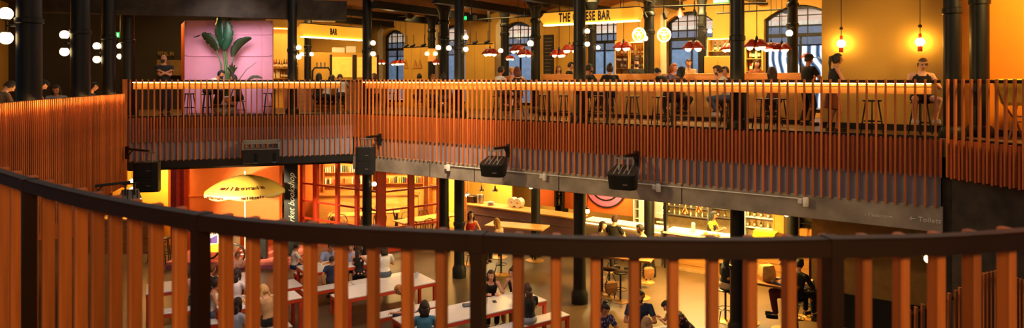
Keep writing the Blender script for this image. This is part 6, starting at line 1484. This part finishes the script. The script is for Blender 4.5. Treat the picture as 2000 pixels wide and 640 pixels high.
up('seated woman in pink half hidden by the corner column', 731, 146, 90, 2.4, 2, top=((206, 140, 116), 'short'), hair=('long', BR), female=True)
up('dark-haired diner left of the slim banded column', 819, 151, 20, 3.6, 2, top=(BLK, 'short'), hair=('short', (20, 16, 14)))
up('curly-haired woman leaning over a table beside the banded column', 846, 149, 200, 3.0, 2, lean=18, hp=20, top=((180, 120, 90), 'short'), hair=('bob', (150, 90, 50)), female=True)
up('person in a dark top bent behind the globe column', 866, 148, 60, 2.0, 2, lean=18, hp=20, top=(BLK, 'long'), hair=('bun', (20, 16, 14)), female=True)
up('man in a white tee seated left below the red pendants', 979, 133, 300, 1.9, 2, lean=6, hp=4, top=(WHT, 'short'), bottom=(DK, 'long'), hair=('short', (30, 22, 18)), skin='b')
up('woman in a black tank top seated with her back turned under the red pendants', 1010, 134, 10, 1.9, 2, top=(BLK, 'none'), bottom=(BLK, 'skirt'), hair=('bob', (110, 50, 34)), female=True, hp=2)
up('fair-haired woman facing forward behind the pair under the red pendants', 999, 134, 190, 3.2, 2, top=((190, 120, 80), 'short'), hair=('short', BL), female=True)
up('brown-haired woman behind the main bar conveyor below the word THE', 1091, 140, 185, 4.6, 2, pose='stand', h=1.55, top=((120, 80, 50), 'short'), hair=('long', BR), female=True, hp=18)
up('man in dark clothes behind the bar just left of the middle column', 1115, 131, 250, 4.8, 2, pose='stand', h=1.66, top=(BLK, 'short'), hair=('short', (20, 16, 14)))
up('bearded man in a dark shirt right of the middle column', 1151, 129, 280, 1.6, 2, lean=4, top=((40, 44, 30), 'long'), hair=('short', (24, 18, 16)), beard=True, arms='chin', skin='b')
up('woman with an updo in a black top seen from behind at the main bar', 1191, 129, 5, 1.9, 2, top=(BLK, 'short'), bottom=(BLK, 'long'), hair=('bun', (60, 36, 24)), female=True, hp=6)
up('bearded barman in black facing out before the lit display cabinet', 1243, 129, 185, 4.4, 2, pose='stand', h=1.72, top=(BLK, 'short'), hair=('short', (30, 22, 16)), beard=True)
up('person in a black tee bending behind the column between the neon signs', 1284, 132, 40, 2.0, 2, pose='stand', h=1.5, lean=35, hp=20, top=(BLK, 'short'), hair=('short', (24, 18, 16)))
up('auburn-haired diner behind the leaning dark-haired woman', 1316, 128, 230, 3.0, 2, top=((70, 60, 110), 'short'), hair=('bob', (140, 70, 30)), female=True)
up('dark-haired woman leaning forward at the ledge below the mural window', 1331, 134, 300, 1.2, 2, lean=20, hp=16, top=((96, 54, 36), 'short'), bottom=((30, 24, 24), 'long'), hair=('long', (26, 18, 16)), female=True, skin='b')
up('man facing forward behind the bar before the blue swirl mural', 1345, 130, 175, 4.4, 2, pose='stand', h=1.68, top=((150, 110, 80), 'short'), hair=('short', (60, 36, 22)))
up('man in a white tee leaning on the ledge with hands at his mouth', 1402, 132, 75, 1.15, 2, lean=20, hp=10, arms='chin', top=(WHT, 'short'), bottom=(JEAN, 'long'), hair=('short', (70, 44, 28)), shoes=(210, 200, 190), beard=True)
up('person half hidden behind the man in a white tee at the ledge', 1416, 133, 120, 2.4, 2, top=((110, 70, 40), 'short'), hair=('short', (30, 20, 16)))
up('dark-haired person before the bottle rack behind the bar', 1478, 128, 180, 4.5, 2, pose='stand', h=1.62, top=((120, 60, 30), 'short'), hair=('bob', (50, 26, 18)), female=True)
up('woman with long dark hair seated left of the rightmost window column', 1508, 135, 350, 2.0, 2, top=((100, 50, 30), 'short'), hair=('long', (54, 26, 18)), female=True)
up('man in black with a black cap standing before the rightmost window', 1580, 113, 285, 2.6, 2, pose='stand', h=1.68, arms='table', tz=1.1, lean=4, hp=2, top=(BLK, 'short'), bottom=(BLK, 'long'), hair=('short', DK), extra='cap', skin='b')
up('woman in a black tank top standing sideways at the ledge by the dull yellow wall', 1636, 109, 264, .95, 2, pose='stand', h=1.62, lean=8, hp=4, arms=('down', 'table'), tz=.95, top=(BLK, 'none'), bottom=((120, 60, 30), 'skirt'), hair=('pony', (30, 20, 16)), female=True, skin='b')
up('man with a headband and black tank top sitting on a stool at the ledge', 1802, 118, 165, .95, 2, lean=10, hp=22, top=(BLK, 'none'), bottom=(BLK, 'short'), hair=('band', (100, 60, 30)), shoes=(236, 230, 224), knees=.2)
# left gallery
def left(label, px, py, face, D, **kw):
    kw.setdefault('h', 1.7); la = math.radians(kw.get('lean', 8)); kw['seat'] = max(.42, min(.8, zat(py, D) + .4 - (.095 + .655 * math.cos(la) + .06) * kw['h'] / 1.7)); kw.setdefault('tz', .75)
    t = seat_person(label, px, py, face, z0=-.4, D=D, vox=.013, **kw); put_stool(t.location.xy, -.4, LTL[px], 'black stools behind the glowing balustrade', sc=kw['seat'] / .66); return t
left('person in a grey jumper seen from behind at the far left', 20, 160, 330, 13.8, lean=26, hp=40, top=((120, 100, 84), 'long'), hair=('short', DK))
left('person in a striped white and green top bent right of the leftmost column', 84, 158, 290, 15.3, lean=34, hp=40, top=(stripes('striped_knit', [(232, 226, 214), (40, 110, 60), (232, 226, 214), (200, 90, 70)], 2.6), 'long'), hair=('short', (20, 16, 14)))
left('dark-haired woman looking down between the two leftmost columns', 109, 168, 205, 16.3, lean=14, hp=30, top=((150, 160, 180), 'long'), hair=('long', (34, 22, 18)), female=True, skin='b')
left('black-haired man in profile left of the third column', 184, 164, 285, 18.2, lean=14, hp=16, top=((30, 34, 50), 'long'), hair=('short', (18, 14, 14)), skin='b')
# ------------------------------------------------------------------ people on the ground floor
def dn(label, px, py, face, **kw): kw.setdefault('vox', .0115); return seat_person(label, px, py, face, **kw)
FL = pattern('floral_black', (20, 18, 20), (226, 150, 130), 11)
dn('boy in a white shirt sitting at the left end of the children\'s table', 580, 480, 300, h=1.4, lean=6, hp=14, top=(WHT, 'short'), bottom=(NVY, 'short'), hair=('short', (36, 24, 20)), skin='b')
dn('man in a light blue shirt bent over the far side of the children\'s table', 647, 481, 215, lean=22, hp=24, top=((140, 150, 190), 'short'), hair=('short', (24, 18, 18)), skin='b')
dn('boy in a navy polo with his back turned on the near bench', 648, 507, 20, h=1.3, lean=4, hp=20, arms=('bench', 'table'), tz=.75, top=(NVY, 'short'), bottom=((40, 40, 56), 'short'), hair=('short', (40, 26, 20)), skin='b')
dn('woman in light blue on the far side of the children\'s table', 686, 480, 190, lean=12, hp=14, top=((150, 160, 210), 'short'), hair=('bob', (40, 26, 22)), female=True)
dn('woman in a black floral sundress seen from behind on the bench', 702, 485, 340, lean=2, hp=4, h=1.64, hy=-20, top=(FL, 'none', 'dress'), bottom=(FL, 'short'), hair=('long', (60, 34, 24)), female=True)
dn('woman in a white ruffled knit with her back turned at the bench end', 750, 483, 20, lean=3, hp=6, h=1.7, top=((232, 226, 224), 'short'), bottom=(JEAN, 'long'), hair=('bob', (50, 30, 22)), female=True)
dn('fair-skinned girl in a pale lace top leaning forward on the middle bench', 780, 566, 110, lean=30, hp=30, h=1.62, arms=('table', 'lap'), tz=.6, top=((236, 214, 196), 'none'), bottom=((50, 44, 60), 'long'), hair=('long', (190, 120, 50)), female=True)
dn('dark-haired woman in a blue denim jacket seen from behind', 829, 598, 8, lean=8, hp=10, h=1.66, top=((70, 128, 156), 'long'), bottom=(NVY, 'long'), hair=('bob', (50, 28, 24)), female=True)
dn('woman in a black strappy top leaning on the long table, facing out', 959, 537, 190, lean=20, hp=6, h=1.68, hy=-18, top=(BLK, 'none'), bottom=(BLK, 'long'), hair=('long', (48, 28, 22)), female=True)
dn('woman in a black top with chin on hand beside the leaning woman', 1001, 532, 150, lean=14, hp=8, h=1.66, arms=('chin', 'table'), tz=.75, top=(BLK, 'none'), bottom=((190, 130, 80), 'long'), hair=('bun', (36, 24, 20)), female=True)
dn('girl in a black crop top and denim shorts with her back turned', 1031, 563, 25, lean=2, hp=8, h=1.64, top=((20, 20, 24), 'short'), bottom=((150, 160, 176), 'short'), hair=('long', (66, 36, 26)), female=True)
dn('woman with a bun in a blue patterned blouse looking down at the bottom table', 1182, 603, 200, lean=16, hp=28, top=(pattern('blue_pattern', (44, 48, 100), (170, 160, 200), 24), 'short'), hair=('bun', (24, 18, 20)), female=True, skin='b')
dn('bearded man in a navy tee sitting behind the bottom table', 1250, 577, 175, lean=10, hp=16, h=1.82, top=((28, 46, 84), 'short'), bottom=(BLK, 'long'), hair=('short', (30, 22, 18)), beard=True, skin='b')
dn('woman with long ombre hair and headband seen from behind at the bottom edge', 1263, 630, 350, lean=6, hp=10, h=1.64, top=((230, 216, 204), 'long'), hair=('long', (196, 150, 110)), female=True)
dn('person in a dark pink-patterned shirt leaning over the bottom table', 1304, 597, 95, lean=40, hp=30, h=1.72, top=(pattern('pink_dark_pattern', (36, 26, 36), (200, 140, 140), 14), 'short'), bottom=(BLK, 'long'), hair=('short', (24, 16, 16)))
# left group
dn('woman in a white tank top at the left tables', 424, 552, 290, lean=10, hp=16, h=1.66, top=(WHT, 'none'), bottom=(JEAN, 'long'), hair=('bun', (60, 36, 26)), female=True, skin='b')
dn('woman with long dark hair and a pale blue dress seen from behind at bottom left', 464, 592, 340, lean=6, hp=8, h=1.66, top=((196, 206, 232), 'short', 'dress'), bottom=((196, 206, 232), 'skirt'), hair=('long', (44, 24, 22)), female=True)
dn('woman with long black hair and a white lace top in the left group', 463, 533, 350, lean=5, hp=6, h=1.64, top=((240, 226, 226), 'short'), bottom=((240, 226, 226), 'skirt'), hair=('long', (40, 24, 22)), female=True)
dn('blond woman in a beige ruffled top leaning over at the left group', 515, 566, 50, lean=20, hp=34, h=1.7, top=((196, 150, 104), 'short'), bottom=(BLK, 'long'), hair=('long', (216, 166, 100)), female=True)
dn('child in a pale pink shirt beside the cart wheel', 465, 497, 250, h=1.35, lean=8, hp=10, top=((240, 190, 190), 'short'), bottom=((60, 50, 60), 'short'), hair=('short', (170, 100, 50)))
dn('person in an orange-pink top behind the dark rail post in the left group', 367, 530, 325, lean=10, hp=14, top=((220, 150, 120), 'short'), hair=('bob', (90, 50, 34)), female=True)
dn('person in patterned black and white at the left table edge', 414, 525, 325, lean=14, hp=16, h=1.6, top=(pattern('bw_pattern', (40, 40, 48), (220, 210, 200), 16), 'short'), hair=('short', (120, 66, 30)))
# right high tables: bar stools
def hi(label, px, py, face, **kw):
    kw.setdefault('vox', .0125); kw['seat'] = kw.get('seat', .74); kw.setdefault('footrest', .28); kw.setdefault('tz', 1.05)
    t = seat_person(label, px, py, face, **kw)
    if px in HTL: put_ps(t.location.xy, HTL[px], random.uniform(0, 6))
    return t
hi('dark-haired woman in a red top at the high table by the column', 920, 420, 200, lean=6, hp=-4, top=((190, 40, 30), 'none'), bottom=(BLK, 'long'), hair=('long', (30, 20, 18)), female=True)
hi('blond woman in pale pink holding up a phone at the back high table', 970, 434, 60, lean=12, hp=4, arms=('phone', 'table'), top=((236, 196, 160), 'short'), bottom=(DK, 'long'), hair=('long', (220, 160, 84)), female=True)
hi('dark-haired woman beside the man in a black tee at the middle high table', 1177, 440, 250, lean=10, hp=10, top=((50, 30, 26), 'short'), bottom=(BLK, 'long'), hair=('long', (50, 26, 20)), female=True)
hi('man in a black tee at the middle high table', 1201, 428, 320, lean=6, hp=8, h=1.78, top=(BLK, 'short'), bottom=(BLK, 'long'), hair=('short', (70, 40, 26)))
hi('bearded man in a pale shirt facing left at the middle high table', 1250, 446, 80, lean=14, hp=8, top=((232, 190, 160), 'short'), bottom=((110, 70, 50), 'long'), hair=('short', (26, 18, 16)), beard=True, skin='b')
hi('cook in a yellow top and dark headscarf behind the bright counter', 1394, 414, 235, D=dep(1394, 5.9), pose='stand', h=1.66, lean=6, hp=14, arms='table', tz=1.1, top=((240, 180, 50), 'short'), bottom=(BLK, 'long'), hair=('long', (30, 40, 24)), female=True, skin='b', extra='apron')
hi('figure in a black top on a stool left of the thick right column', 1424, 500, 300, lean=8, hp=12, top=(BLK, 'long'), bottom=((190, 160, 130), 'short'), hair=('bob', (20, 16, 14)), female=True)
hi('man in a grey shirt and maroon trousers on a stool at the right', 1532, 512, 75, lean=14, hp=12, h=1.78, top=((84, 84, 100), 'long'), bottom=((104, 40, 38), 'long'), hair=('short', (60, 36, 26)), shoes=(20, 18, 20))
hi('person in black sitting behind the man in maroon trousers', 1562, 515, 300, lean=6, hp=10, top=(BLK, 'long'), bottom=(BLK, 'long'), hair=('short', (20, 16, 14)))
finish_people()
# ------------------------------------------------------------------ lettering to mesh
dg = bpy.context.evaluated_depsgraph_get()
for o in FONTQ:
    me = bpy.data.meshes.new_from_object(o.evaluated_get(dg), depsgraph=dg)
    n = bpy.data.objects.new('lettering', me); COL.objects.link(n); n.parent = o.parent
    n.location = o.location; n.rotation_euler = o.rotation_euler; n.scale = o.scale
    bpy.data.objects.remove(o)
# ------------------------------------------------------------------ lights of the place and added fill lamps
def area(name, p, d, size, power, col, sy=None, spread=180):
    l = bpy.data.lights.new(name, 'AREA'); l.energy = power; l.color = col; l.size = size; l.spread = math.radians(spread)
    if sy: l.shape = 'RECTANGLE'; l.size_y = sy
    o = bpy.data.objects.new(name, l); COL.objects.link(o); o.location = p
    o.rotation_euler = Vector(d).to_track_quat('-Z', 'Y').to_euler(); return o
def spot(name, p, tgt, power, col, ang=80, blend=.6, r=.08):
    l = bpy.data.lights.new(name, 'SPOT'); l.energy = power; l.color = col; l.spot_size = math.radians(ang); l.spot_blend = blend; l.shadow_soft_size = r
    o = bpy.data.objects.new(name, l); COL.objects.link(o); o.location = p
    o.rotation_euler = (Vector(tgt) - Vector(p)).to_track_quat('-Z', 'Y').to_euler(); return o
def point(name, p, power, col, r=.1):
    l = bpy.data.lights.new(name, 'POINT'); l.energy = power; l.color = col; l.shadow_soft_size = r
    o = bpy.data.objects.new(name, l); COL.objects.link(o); o.location = p; return o
WARM = (1, .56, .16); AMB = (1, .66, .24); SOFT = (1, .78, .52)
def P3(px, q, z, seg=2): p = at2(px, q, seg); return (p.x, p.y, z)
# unseen fill lamps added near the ceiling, zone by zone
area('hall_fill', P3(1330, 3.9, 3.5), (.2, .35, -1), 2.4, 420, AMB, .5)
area('hall_fill', P3(1500, 3.9, 3.5), (.2, .35, -1), 2.0, 200, AMB, .5)
area('hall_fill', P3(1150, 4.3, 3.5), (.2, .35, -1), 2.4, 130, AMB, .5)
area('hall_fill', P3(930, 4.0, 3.4), (.1, .4, -1), 2.4, 65, AMB, .5)
area('hall_fill', P3(770, 4.2, 3.4), (0, .4, -1), 2.0, 45, AMB, .5)
area('bar_fill', P3(560, 4.2, 3.5, 1), (0, .5, -1), 1.4, 120, AMB, .4)
area('bar_fill', P3(640, 3.2, 3.3, 1), (0, .3, -1), 1.6, 60, AMB, .4)
spot('kiosk_zone_fill', P3(440, -1.2, 3.3, 1), P3(450, 1.7, 1.5, 1), 520, (1, .90, .96), 62, .7, .9)  # unseen spot added out in the atrium to light the pink kiosk
area('kiosk_zone_fill', P3(318, 3.4, 3.5, 1), (.6, .4, -1), 1.0, 85, WARM, .4)  # unseen lamp added to lift the dark brick wall
area('orange_wall_light', (9.2, 10.3, 3.5), (.5, .75, -.9), 1.5, 230, (1, .58, .14), .5)
# skylight over the atrium
area('skylight', (-1.0, 12.5, 7.2), (0, 0, -1), 12, 330, (1, .74, .54), 9)
area('gallery_light', (.6, -3.4, 2.7), (0, 1, -.45), 4.0, 205, (1, .60, .2), .8)
area('gallery_light', (-9.5, 7.0, 3.2), (-.2, .4, -1), 2.5, 25, WARM, .6)
area('left_wall_light', (-13.9, 18.5, 3.2), (-.6, .5, -1), 1.6, 60, AMB, .5)
# ground floor
for px, q, pw, z in ((955, 6.3, 150, -1.7), (1040, 6.0, 90, -1.7), (1190, 5.3, 120, -1.75), (1330, 6.2, 130, -1.7), (1400, 6.2, 120, -1.7), (1490, 6.0, 110, -1.7)):
    area('kitchen_light', P3(px, q, z), (0, 0, -1), 1.2, pw, (1, .70, .28), .5)
for px, q, pw in ((1360, 2.7, 750), (1240, 2.6, 40), (1000, 2.6, 40), (1480, 2.6, 45)):
    area('hall_floor_fill', P3(px, q, -1.64), (0, 0, -1), .8, pw, (1, .62, .15), .8)  # added fill; the strong one stands in for kitchen spill on the floor
for x, y, pw in ((-6.2, 25.2, 230), (-4.4, 25.2, 230), (-2.6, 24.6, 230)):
    area('shop_light', (x, y, -1.6), (0, .15, -1), 1.2, pw, (1, .60, .2), .6)
area('stall_light', (ray(296, 22), 21.9, -1.65), (0, .3, -1), 1.2, 110, AMB, .4)
spot('parasol_spot', (-9.15, 16.7, -1.95), (ux - .1, ud + .4, -2.95), 3400, (1, .80, .46), 46, .5, .1)
area('stand_fill', P3(450, 1.3, -1.6, 1), (0, .5, -1), 1.6, 32, (1, .62, .25), .4)  # unseen lamp added under the soffit to brighten the orange kiosk wall
# unseen spots added to brighten the tables
for x, y in ((-5, 15.8), (-2.6, 15.4), (-.4, 14.0), (-6.5, 14.8)):
    spot('table_fill_spot', (x * .8, y - 3, 3.4), (x, y, -3.7), 680, (1, .80, .70), 32, .8)
# daylight outside
w = bpy.data.worlds.new('World'); S.world = w; w.use_nodes = True
bg = w.node_tree.nodes['Background']; bg.inputs[0].default_value = (.60, .72, .90, 1); bg.inputs[1].default_value = .15
area('street_daylight', (*(C1 + N2 * 9.5 + U2 * 4), 9.0), (N2.x, N2.y, -.9), 32, 7000, (.90, .95, 1.0), 3)
spot('atrium_fill_spot', (-1.5, 13.5, 5.0), (-2.6, 19.3, -1.0), 4200, (1, .74, .46), 50, .9, .3)  # unseen spot added to brighten the left part of beam and slats
spot('atrium_fill_spot', (-7.0, 11.0, 3.3), (2.5, 15.5, .2), 1500, (1, .68, .28), 60, .9, .2)  # unseen spot added to rake across the long balustrade slats
spot('atrium_fill_spot', (2.5, 12.5, 3.4), (-7.0, 19.8, .2), 1200, (1, .68, .32), 45, .9, .2)  # unseen spot added for the slats before the pink kiosk
for px, q in ((760, 2.5), (900, 3.5), (1000, 2.5)): point('vault_fill', P3(px, q, 2.95), 9, AMB, .15)  # unseen point lamps added to brighten the brick vault
point('back_left_fill', (-13.5, 21.5, 2.8), 30, WARM, .2)  # small unseen lamp added for the dark area at back left
# ------------------------------------------------------------------ camera
cd_ = bpy.data.cameras.new('Camera'); co = bpy.data.objects.new('Camera', cd_); COL.objects.link(co); S.camera = co
co.location = (0, 0, EYE); co.rotation_euler = (PI / 2, 0, 0)
cd_.sensor_width = 36; cd_.lens = 36 * F / 2000; cd_.shift_y = -(320 - HY) / 2000; cd_.clip_start = .05; cd_.clip_end = 200
cd_.dof.use_dof = True; cd_.dof.focus_distance = 15; cd_.dof.aperture_fstop = 24 / 1000 / .008
cd_.dof.aperture_fstop = 3.4
S.view_settings.view_transform = 'Standard'; S.view_settings.look = 'None'; S.view_settings.exposure = 0.0; S.view_settings.gamma = 1; S.view_settings.use_curve_mapping = False
cy = S.cycles; cy.use_denoising = True; cy.max_bounces = 6; cy.diffuse_bounces = 3; cy.glossy_bounces = 3; cy.transmission_bounces = 4; cy.transparent_max_bounces = 8
cy.sample_clamp_indirect = 4.0; cy.sample_clamp_direct = 0; cy.caustics_reflective = False; cy.caustics_refractive = False; cy.use_light_tree = True
